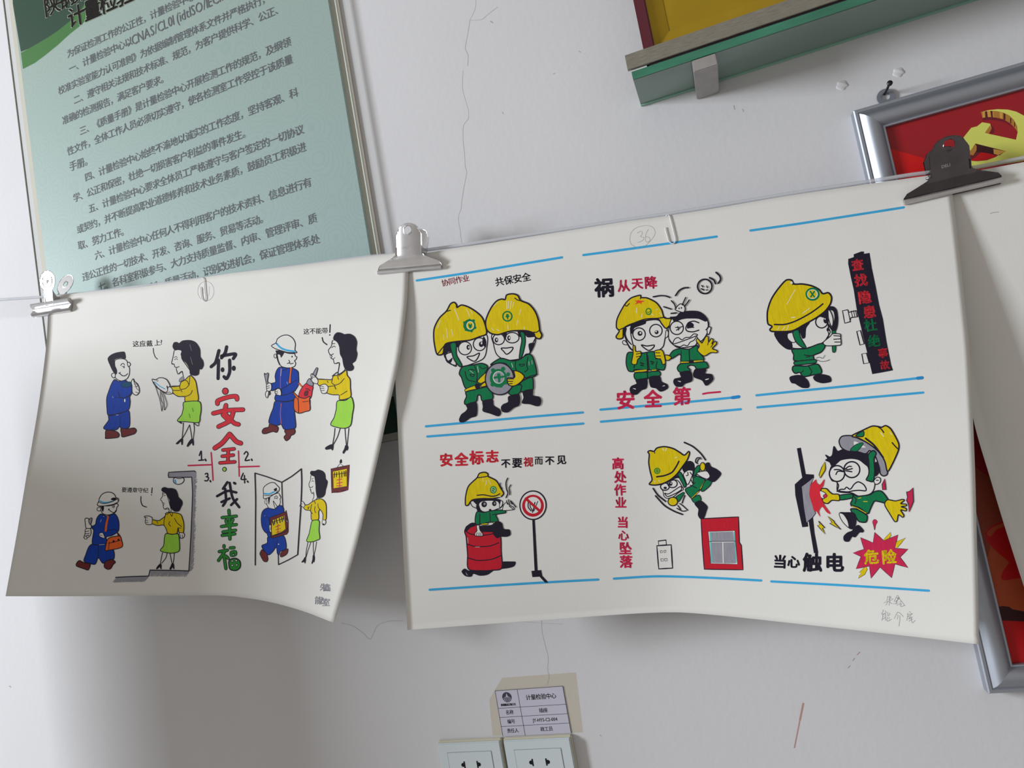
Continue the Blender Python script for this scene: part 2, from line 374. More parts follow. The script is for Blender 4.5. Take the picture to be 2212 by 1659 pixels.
DSL_LEFT = '''
@cartoon_worker 200 700 5.925 ;dark-haired worker in blue overalls clasping his hands
#face
f w 7 288,465 340,445 410,450 440,475 455,540 472,560 470,640 440,700 370,728 310,705 285,665 305,620 285,530
f w 7 445,500 465,488 485,515 472,540 455,542
f w 7 285,630 250,635 242,662 268,690 290,672
l K 7 360,530 375,508 398,506 408,522
e K 402 550 8 17
l K 5 375,540 390,546
l K 8 340,625 355,640 385,662 420,660 448,635
l K 6 335,632 358,618
#hair
f K 4 195,445 230,400 300,368 400,355 415,380 418,440 360,432 300,442 275,460 280,520 310,590 305,640 265,610 225,530
#trousers
f b 7 210,1160 450,1105 475,1180 465,1320 360,1335 350,1305 300,1355 165,1350 140,1325 205,1230
l K 4 355,1180 350,1310
l K 4 235,1345 300,1330
#shoe
f n 7 175,1360 300,1375 340,1410 325,1450 165,1465 165,1440
f n 7 365,1340 460,1340 530,1330 560,1360 540,1400 470,1425 380,1445 368,1400
#jacket
f b 7 280,710 330,735 420,720 450,745 490,750 500,880 475,930 480,1000 455,1100 330,1145 205,1170 185,1100 180,950 210,850 240,770
f q 4 360,770 420,740 490,745 495,790 400,810
l K 6 325,860 350,930 400,945 500,895
l K 4 290,935 370,945 480,930
l K 5 200,1165 330,1150 455,1105
e w 412 978 9 22
L w 4 300,1165 330,1163
l w 3 255,925 262,945
#hand
f w 7 505,790 495,740 520,700 535,735 555,750 575,770 595,820 598,870 565,910 530,900 508,870
l K 6 520,700 540,770 560,800
l K 5 545,765 575,775 565,810 540,800
l K 5 560,820 590,850
l K 5 550,870 580,880
@cartoon_woman 200 700 5.925 ;black-haired woman in a yellow blouse and lime skirt holding out a white helmet
#leg
l K 6 1160,1265 1155,1350 1145,1460
l K 6 1240,1290 1190,1390 1150,1460
l K 6 1240,1290 1255,1370 1270,1470
l K 6 1295,1270 1300,1350 1288,1470
#shoe
f K 3 1150,1460 1150,1545 1138,1545 1130,1500 1090,1535 1065,1532 1095,1500
f K 3 1265,1470 1290,1480 1292,1555 1280,1550 1270,1520 1215,1572 1205,1560 1230,1510
#face
f w 5 1045,340 1100,330 1140,345 1140,440 1200,530 1245,600 1250,680 1170,710 1150,605 1095,640 1070,575 1080,560 1050,545 1045,515 1012,510 1030,430
l K 7 1045,340 1028,430 1012,500 1045,515 1050,545 1075,555 1108,545
l K 7 1070,572 1082,610 1095,640 1140,605 1155,640 1168,710
l K 5 1045,430 1065,415 1085,430
l K 5 1050,455 1070,445 1090,455
#hair
f K 4 1025,290 1040,240 1075,232 1105,248 1150,215 1245,208 1320,240 1370,320 1378,420 1410,470 1418,530 1390,580 1365,575 1355,640 1310,660 1250,640 1240,570 1200,500 1160,460 1130,390 1140,345 1100,325 1055,335
l s 3 1245,260 1265,340
l s 3 1250,420 1280,520
#blouse
f y 7 1245,660 1290,690 1320,740 1340,850 1350,975 1270,995 1185,990 1175,930 1090,925 1020,870 1005,800 1110,790 1130,745 1180,715
l K 6 1130,745 1115,800 1125,835 1190,825 1235,780
l K 6 1000,805 1115,795
l K 6 1010,850 1120,850
l K 6 1180,715 1215,735 1235,775 1245,660
l K 6 1030,890 1100,925 1190,925 1250,900 1278,850
l K 5 1130,840 1145,870
f s 3 1110,740 1115,700 1160,670 1170,710
#skirt
f G 7 1170,1000 1360,990 1388,1080 1375,1180 1355,1260 1200,1250 1085,1240 1140,1160 1160,1080
l K 7 1085,1240 1140,1275 1120,1250
l K 6 1290,1265 1350,1305 1360,1260
l h 8 1278,1075 1290,1120
l h 7 1235,1150 1250,1200
#hand
f w 6 945,785 1000,810 1025,850 1015,890 940,895 925,870 955,850 965,810
l K 5 940,885 985,870 1000,880
#helmet
f w 7 760,705 800,715 850,690 900,690 950,715 990,790 965,810 950,790 960,850 925,880 880,855 800,790
l c 10 795,740 860,795 925,830
l K 6 780,740 830,810 890,855 930,875
l K 4 810,720 835,715
l K 4 820,735 842,725
#strap
l K 5 805,800 830,880 860,970 885,1115
l K 5 865,855 875,960 900,1030 885,1110
l K 5 880,870 910,980 918,1100
l K 5 905,880 940,980 950,1040 920,1100
@caption_lettering 200 700 5.925 ;small black handwritten speech beside the bareheaded man
t K 80 4 553,255 727,250 这应戴
t K 78 4 828,240 828,240 上
t K 80 4 880,232 880,232 ?
l K 6 775,310 780,360 800,420 830,450
@cartoon_worker 540 690 5.72 ;worker in white helmet and blue overalls carrying an orange bag with a red bottle
#face
f w 7 330,400 400,400 480,420 550,425 560,455 580,465 565,500 548,510 565,540 550,580 480,600 390,580 355,520 340,450
f w 6 322,430 298,435 300,470 325,475
f K 3 320,385 420,400 385,470 375,440 345,430 335,460 330,420
l K 7 330,430 340,500 365,560
e K 520 460 9 12
l K 7 462,545 490,535 500,550 535,540
l K 7 480,505 492,525 485,540
#helmet
f w 7 265,325 320,290 340,240 400,200 470,195 530,235 560,300 555,380 580,410 500,415 400,390 310,360
l c 20 330,300 380,350 450,380 550,395
l K 5 320,290 335,305
l K 5 375,385 460,405 570,410
#jacket
f b 7 370,590 450,600 520,600 590,640 600,700 600,800 570,860 540,900 560,930 555,985 440,1015 315,1000 320,930 380,930 390,880 345,850 270,880 250,800 315,775 310,700 330,630
l K 6 390,860 460,820 540,770 580,750
l K 6 390,940 470,920 560,880
l o 4 380,600 375,700 375,850
l w 3 390,610 380,700
l K 5 400,630 450,620
l w 3 455,770 465,800
l w 3 330,1003 400,1020 460,1015 520,1018
#trousers
f b 7 315,1010 440,1020 560,1005 550,1130 565,1330 500,1365 420,1355 385,1290 370,1300 320,1310 235,1280 250,1190 285,1100
l o 5 385,1040 375,1160 385,1290
l w 3 245,1285 320,1315
#shoe
f n 7 245,1290 340,1325 350,1350 330,1395 280,1385 200,1410 160,1410 150,1380 175,1345 230,1330
f n 7 430,1370 545,1355 558,1390 540,1420 505,1435 490,1470 450,1500 430,1480 420,1450 445,1420
#strap
l o 22 505,605 495,700 490,775
l K 4 495,605 485,700 478,775
l K 4 518,610 508,700 505,770
l o 16 605,790 650,840
l K 4 600,780 660,840
#bottle
f r 6 695,790 775,825 770,880 740,980 610,960 620,880
f s 6 735,730 700,790 770,825 780,790
f s 6 820,598 838,605 810,700 785,715 775,680
f n 3 680,890 720,880 710,940 670,940
l K 6 690,860 720,860 740,880
#bag
f o 7 545,980 590,950 620,965 680,975 740,950 735,1000 742,1115 680,1140 600,1160 545,1110
l K 7 590,950 600,1060 600,1155
l K 5 650,1020 720,1010
f o 5 525,890 560,920 600,960 590,985 545,930
l K 6 742,1000 742,1118
#hand
f w 6 310,880 340,855 370,860 385,900 380,940 330,930 310,910
l K 5 310,895 345,885
l K 5 315,920 345,905
f w 6 205,800 230,785 262,800 265,860 245,885 210,880
l K 5 205,830 240,820
l K 5 205,855 240,845
#tool
f s 6 175,665 195,680 215,660 228,670 215,760 225,790 205,800 190,740
f w 6 200,890 230,890 225,940 210,970 190,935
f w 6 238,890 250,910 240,935
@cartoon_woman 540 690 5.72 ;black-haired woman in yellow blouse and lime skirt pointing at the orange bag
#leg
l K 6 1048,1345 1040,1430 1020,1545
l K 6 1112,1350 1080,1450 1030,1545
l K 6 1172,1350 1178,1440 1190,1555
l K 6 1220,1345 1212,1430 1200,1555
#shoe
f K 3 1000,1545 1028,1548 1025,1600 1015,1620 1005,1600 940,1608 928,1590 950,1570
f K 3 1180,1555 1205,1560 1212,1590 1200,1620 1190,1610 1155,1659 1145,1640 1165,1600
#face
f w 4 1020,260 1090,280 1130,420 1160,540 1170,620 1090,670 1100,535 1045,545 1030,490 1000,480 985,430 970,385 1005,330
l K 7 1020,260 1005,330 970,380 985,430 1005,440 1030,425
l K 7 1000,440 1015,460 1000,480 1030,495 1045,545 1105,535 1100,600 1088,670
l K 6 1010,350 1035,330 1055,340
l K 6 1020,300 1050,298
l K 5 1030,490 1050,470
#hair
f K 4 1030,240 1045,190 1080,162 1130,170 1160,185 1230,180 1290,215 1318,280 1310,370 1322,430 1300,510 1260,545 1280,590 1265,625 1220,635 1175,610 1155,560 1140,480 1115,430 1105,340 1085,290 1060,265
#blouse
f y 7 1185,630 1200,690 1235,740 1240,850 1245,950 1180,985 1105,990 1100,935 1020,930 950,905 960,830 850,815 835,740 1005,745 1030,700 1090,685
l K 6 1020,740 1010,780 1050,810 1110,790 1165,730
l K 6 850,740 1000,745
l K 6 960,830 1050,820
l K 6 1120,935 1200,885
l K 6 1080,700 1095,740
l K 6 1095,700 1175,635
l K 6 955,760 965,780
l K 7 1045,820 1060,860
l K 6 1015,700 1080,650 1085,690
#skirt
f G 7 1080,1010 1180,1000 1250,960 1280,1060 1265,1170 1240,1310 1150,1345 1000,1305 1040,1210 1065,1110
#hand
f w 6 760,670 800,700 840,750 830,795 780,780 755,740 770,720 750,700
l K 5 765,680 775,710 800,715
l K 5 750,720 775,735
f w 6 865,820 930,800 965,840 945,905 895,915 880,890
l K 5 855,820 910,830
l K 5 875,850 915,850
l K 5 885,880 920,875
@caption_lettering 540 690 5.72 ;small black handwritten speech beside the pointing woman
t K 74 2 696,150 925,140 这不能带
l K 9 990,65 985,160
e K 985 192 9 9
l K 9 892,225 905,275 950,312
@title_lettering 400 730 3.13 ;large vertical hand lettering in black, red and green
#black_character
s K 22 K 0 228,85 205,165 175,195|225,150 222,275|280,60 270,100 245,135|245,122 338,108 325,140|300,150 300,230 280,275 262,262
e K 252 215 13 17
e K 328 205 14 18
#red_character
e r 271 360 20 22 K 4
s r 24 K 4 218,445 220,425 290,400 345,395 350,415|190,510 280,490 390,485|275,455 270,510 330,575 360,585|325,500 300,560 225,600|255,520 300,565
s r 26 K 4 200,745 250,710 300,650|300,650 345,700 375,712
s r 17 K 4 255,758 330,750|250,800 325,792|235,845 335,838|290,755 288,840
e G 265 888 13 14 K 4
#black_character
s K 17 K 0 215,1070 285,1035 345,1045|285,975 255,1020|270,1020 275,1100 255,1135|245,1110 300,1085|300,980 320,1080 365,1145|350,1090 310,1130|330,980 338,985
#green_character
s h 15 K 4 295,1165 297,1190|250,1215 345,1205|275,1235 282,1255|322,1228 312,1250|245,1275 345,1262|255,1312 340,1300|250,1335 335,1325|298,1210 302,1360
s h 15 K 4 262,1405 262,1415|230,1445 285,1435|270,1440 225,1505|262,1470 275,1560|275,1475 290,1490|305,1420 330,1418|312,1450 338,1445 338,1465 312,1470 312,1450
f h 5 300,1500 340,1490 370,1510 372,1550 345,1572 305,1565 295,1530
e w 318 1508 7 7 K 3
e w 345 1505 7 7 K 3
e w 318 1538 7 7 K 3
e w 348 1535 7 7 K 3
e w 325 1465 6 6 K 3
@divider_mark 400 730 3.13 ;crimson rules and black numbers around the centre of the sheet
l R 8 175,775 182,860 188,962
l R 9 20,863 100,860 180,857
l R 8 360,765 363,850 365,935
l R 9 360,872 430,870 500,868
l K 6 95,795 108,765 110,825
l K 6 92,828 125,825
l K 7 135,820 140,830
l K 6 398,785 412,768 425,785 405,828 435,825
l K 7 448,820 452,828
l K 6 135,920 150,915 152,935 140,938 158,945 150,965 132,965
l K 7 168,965 172,972
l K 6 392,915 378,955 412,955
l K 6 400,930 402,980
l K 7 420,968 425,975
@cartoon_worker 150 1000 5.925 ;walking worker in white helmet with an orange satchel
#face
f w 7 400,550 500,550 580,530 610,520 625,545 605,570 600,610 575,640 500,665 430,650 405,610
f w 6 395,570 365,570 352,600 375,615 400,605
f K 3 405,555 440,560 430,625 415,600
o K 6 562 555 14 18
e K 565 555 6 8
l K 7 500,590 530,620 570,635 598,605
l K 5 495,605 510,585
#helmet
f w 7 355,535 370,505 385,450 420,400 480,375 540,380 580,410 595,445 625,455 625,495 560,530 450,550 375,550
l c 14 378,480 430,505 490,505 550,490
l K 6 375,500 430,520 500,510 560,490 615,455
f K 2 530,465 560,445 595,450 590,480 560,480
l K 6 600,460 625,480
#trousers
f b 7 290,1040 450,1035 560,1110 570,1225 500,1240 430,1285 370,1215 330,1295 255,1285 185,1255 210,1170 245,1080
l K 4 370,1060 370,1215
#shoe
f n 7 125,1250 180,1275 262,1290 265,1320 240,1370 200,1360 90,1320 88,1290
f n 7 460,1265 540,1235 588,1270 560,1300 530,1350 490,1362 445,1330
#jacket
f b 7 400,655 480,680 570,650 610,690 632,760 630,860 600,895 540,930 470,950 480,1020 420,1040 295,1035 310,860 275,820 330,790 350,710
l K 5 480,870 560,850 610,860
l w 3 430,680 445,690
l w 3 395,760 410,720
l w 4 380,1048 450,1040
#strap
l o 26 490,690 470,790 462,865
l K 4 478,690 455,790 448,865
f n 3 605,885 645,925 660,975 640,970
#bag
f o 7 500,965 640,935 665,980 672,1075 520,1115 460,1120 465,1060
l K 6 500,1030 650,990
e K 565 1005 14 18
e K 628 985 12 16
l K 5 510,1010 500,1110
#hand
f w 6 380,905 420,890 445,930 450,965 400,950 378,930
l K 5 385,920 420,930
f w 6 205,850 260,830 275,880 265,930 220,960 185,960 200,900
l K 6 200,880 250,870
l K 6 205,910 255,900
l K 7 210,935 250,925
#tool
f w 7 200,715 240,712 262,760 280,830 215,835 205,780
f s 6 245,740 270,705 290,710 280,760 265,790
f w 5 190,935 215,945 225,970 195,972
@cartoon_woman 150 1000 5.925 ;woman in yellow blouse and lime skirt standing on the step under the lamp
#leg
l K 6 1190,1150 1175,1220 1160,1300
l K 6 1252,1150 1230,1220 1180,1285
l K 6 1285,1155 1300,1230 1315,1300
l K 6 1342,1155 1335,1230 1325,1300
#shoe
f K 3 1155,1295 1175,1300 1175,1360 1165,1355 1158,1330 1120,1360 1108,1355 1130,1320
f K 3 1310,1290 1335,1295 1340,1360 1330,1355 1320,1330 1300,1362 1280,1358 1295,1325
#face
f w 4 1195,375 1240,400 1290,560 1300,620 1275,625 1270,590 1215,590 1200,550 1185,490 1165,470 1190,430
l K 6 1195,375 1190,430 1165,468 1185,490 1190,510 1215,515
l K 6 1210,530 1200,550 1215,590 1260,575 1278,600 1270,625
l K 5 1198,400 1220,392
l K 5 1205,420 1230,415
#hair
f K 4 1180,355 1185,325 1220,312 1260,325 1310,325 1360,345 1385,400 1395,440 1435,480 1445,520 1425,570 1400,615 1350,620 1310,590 1280,530 1285,480 1260,430 1230,385
#blouse
f y 7 1240,640 1330,635 1420,660 1450,720 1465,800 1455,895 1405,890 1390,830 1370,905 1265,905 1240,850 1205,795 1130,800 1060,775 1060,730 1140,740 1190,710 1225,680
l K 6 1225,680 1210,740 1210,800
l K 6 1345,710 1380,770 1435,815
l K 6 1285,750 1270,780 1295,810
l K 6 1225,650 1250,660 1280,635 1310,685 1320,635
l K 5 1120,750 1130,775
l K 5 1395,830 1430,835
#skirt
f G 7 1235,905 1310,915 1390,910 1405,980 1410,1060 1400,1130 1300,1155 1165,1125 1205,1060 1215,970
#hand
f w 6 955,685 1010,680 1055,700 1060,730 1050,785 985,785 970,750 975,710
l K 5 960,690 1000,705
l K 5 975,735 1005,735
l K 5 980,760 1010,760
f w 6 1410,895 1465,900 1470,940 1445,965 1415,960 1405,925
l K 5 1420,920 1425,960
l K 5 1445,920 1450,960
@caption_lettering 150 1000 5.925 ;small black handwritten speech above the pointing hand
t K 66 -3 700,345 975,352 要遵章守纪
l K 8 1058,320 1052,385
e K 1048 408 7 7
l K 8 915,430 915,490 935,545 985,565
@doorway_drawing 150 1000 5.925 ;grey shaded doorway, step and ceiling lamp
f s 0 1270,120 1600,105 1570,180 1270,182
F s 0 1560,105 1622,110 1622,190 1575,200
F s 0 1572,190 1600,190 1600,500 1585,900 1570,1250 1545,1385 1532,1375 1552,900 1575,400
h s 7 1575,230 1540,1400 52,-55 62
h s 7 1578,260 1545,1400 40,-42 58
F s 0 1030,1380 1530,1385 1525,1415 1025,1415
h s 7 1010,1450 1500,1455 38,-66 34
h s 7 1030,1450 1520,1430 38,-56 36
F s 0 600,1465 1010,1455 1000,1480 600,1490
h s 7 560,1525 960,1520 45,-58 32
h s 7 580,1530 980,1505 40,-52 32
L K 8 1268,185 1268,120 1600,102 1610,115
l K 8 1270,185 1400,185 1560,182
l K 8 1565,185 1575,400 1560,800 1545,1100 1528,1380
l K 8 1528,1382 1280,1375 1030,1372
L K 8 1030,1372 1015,1445
l K 8 1015,1448 800,1455 590,1465
f w 7 1350,190 1450,190 1468,220 1440,260 1385,275 1335,250 1330,210
f s 5 1365,185 1445,185 1430,200 1375,200
f c 0 1340,215 1360,210 1370,260 1345,250
@cartoon_worker 530 980 6.381 ;worker in white helmet clutching a framed award against his chest
#face
f w 6 300,600 400,560 455,545 490,600 478,625 480,680 440,750 400,770 340,765 310,730 290,680
f w 5 290,630 268,650 275,690 300,690
f K 3 315,610 340,605 335,640 325,700 318,660
l K 6 400,600 430,580 445,610
l K 6 400,620 420,610 440,625
l K 6 385,650 420,700 445,730 470,720
l K 6 385,650 390,690 410,755
l K 5 470,575 490,605 475,625
#helmet
f w 7 250,475 290,430 350,400 400,402 440,440 470,475 455,525 400,555 330,600 255,620 250,550
l c 18 262,550 330,555 400,525
l K 6 262,575 340,575 410,550 450,510
f K 2 390,495 410,480 430,470 435,500 415,520
#trousers
f b 7 310,1150 420,1140 520,1130 555,1200 560,1310 480,1350 460,1400 440,1370 425,1290 370,1360 310,1395 240,1310 228,1265 300,1230
l K 4 440,1180 425,1290
e w 458 1248 8 8
#shoe
f n 6 230,1320 250,1340 290,1370 312,1450 295,1490 250,1480 200,1385 205,1360
f n 6 490,1365 580,1310 585,1355 560,1395 500,1425 482,1420
#jacket
f b 7 300,750 400,765 440,730 480,712 520,740 530,800 480,850 400,860 340,900 340,1060 330,1110 270,1080 230,1010 218,900 235,800
l K 4 270,855 320,890 330,930
l w 3 265,860 275,850
f b 5 300,1080 345,1095 350,1150 310,1140
#award
F n 6 335,885 555,800 560,780 590,930 590,1080 570,1110 375,1165 350,1150 350,1080
F y 4 365,920 540,850 555,1040 500,1080 370,1130 360,1050
l K 9 370,925 390,985
l K 9 405,915 400,970
l K 9 425,900 440,960
l K 9 470,890 480,950
l K 9 500,880 510,935
l K 9 525,865 530,915
L K 6 375,945 535,890
L R 9 415,1010 480,985
L R 9 450,975 450,1095
L R 8 420,1050 485,1030
L R 8 425,1085 485,1070
l K 7 360,1140 440,1115 560,1070 585,1010
#hand
f w 5 330,985 355,990 350,1040 362,1075 340,1080 332,1040
f w 5 560,890 575,920 590,945 570,940
@cartoon_woman 530 980 6.381 ;curly-haired woman in yellow blouse and lime skirt opening the door
#leg
l K 5 860,1225 840,1330 830,1430
l K 5 900,1225 860,1340 835,1430
l K 5 935,1220 935,1320 940,1400
l K 5 980,1215 965,1310 945,1400
#shoe
f K 3 820,1425 832,1430 830,1480 820,1515 812,1490 780,1500 775,1492 800,1460
f K 3 932,1400 950,1400 955,1450 945,1500 940,1480 918,1520 912,1510 925,1460
#face
f w 4 905,300 950,310 970,440 990,600 960,640 925,650 945,590 935,545 915,550 900,490 885,465 875,425 895,370
l K 6 905,300 895,370 875,425 890,465 915,465 930,450
l K 6 893,490 905,520 915,550 940,530 945,590 925,645
l K 5 915,350 940,340
l K 5 915,385 930,370 942,385
#hair
f K 4 895,275 905,242 960,240 1000,222 1060,240 1095,280 1105,350 1130,380 1122,440 1105,500 1095,560 1060,600 1000,610 980,560 970,480 970,400 955,320 920,300
#blouse
f y 7 925,660 1000,625 1060,630 1105,680 1115,760 1110,905 1070,915 1068,830 1030,770 1010,800 1005,905 915,915 905,800 880,780 830,775 800,740 820,710 870,700
l K 6 915,700 905,740 900,790 925,830
l K 6 1000,690 1005,740 1030,770
l K 6 960,730 955,780 970,815
l K 5 860,735 865,760
l K 6 925,655 950,650 965,690
l K 6 880,730 870,760
#skirt
f G 7 920,930 1000,915 1020,940 1015,1060 1025,1170 980,1195 920,1215 845,1205 880,1100
#hand
f w 5 770,655 800,670 820,710 800,740 770,720 745,725 760,700
l K 4 765,690 790,695
f w 5 1065,915 1105,920 1105,960 1080,985 1060,965
e K 1075 975 14 14
@door_drawing 530 980 6.381 ;open folding door drawn in black outline
l K 10 130,270 140,600 138,1000 135,1535
l K 10 130,268 300,320 500,395
l K 10 500,395 640,310 770,210
l K 11 770,210 775,400 765,700 745,1000 720,1390
l K 9 720,1392 600,1460 455,1530
l K 8 455,1530 452,1400
l K 8 500,395 505,550 515,740
@award_drawing 530 980 6.381 ;framed award hung from a hook, drawn in brown and yellow
F n 6 1180,210 1435,155 1415,500 1190,540
F y 4 1205,245 1400,205 1400,450 1215,480
f n 0 1195,500 1410,450 1412,500 1300,535 1195,535
l K 8 1230,260 1225,330
l K 8 1260,260 1255,320
l K 8 1290,250 1300,330
l K 9 1330,250 1330,325
l K 9 1360,245 1365,310
l K 9 1385,235 1385,310
L K 6 1215,290 1395,265
L R 9 1260,365 1330,350
L R 10 1295,335 1298,455
L R 9 1260,410 1335,395
L R 9 1255,445 1330,440
L K 4 1265,185 1305,135 1350,170
f K 2 1300,105 1318,75 1330,100 1325,130 1305,130
@signature 660 1240 13.825 ;faint pencilled signature in the lower right corner
t s 230 0 540,400 540,400 朱
t s 230 0 640,410 640,410 鑫
t s 240 0 395,790 395,790 能
t s 220 0 510,810 510,810 介
t s 240 0 610,850 610,850 室
@pencil_number 400 580 16.59 ;faint circled pencil number under the paper clip
o P 5 740 810 290 350
l P 5 620,710 650,740 640,790 600,820
l P 5 640,850 670,870
l P 5 850,640 860,700 860,860 840,980
'''
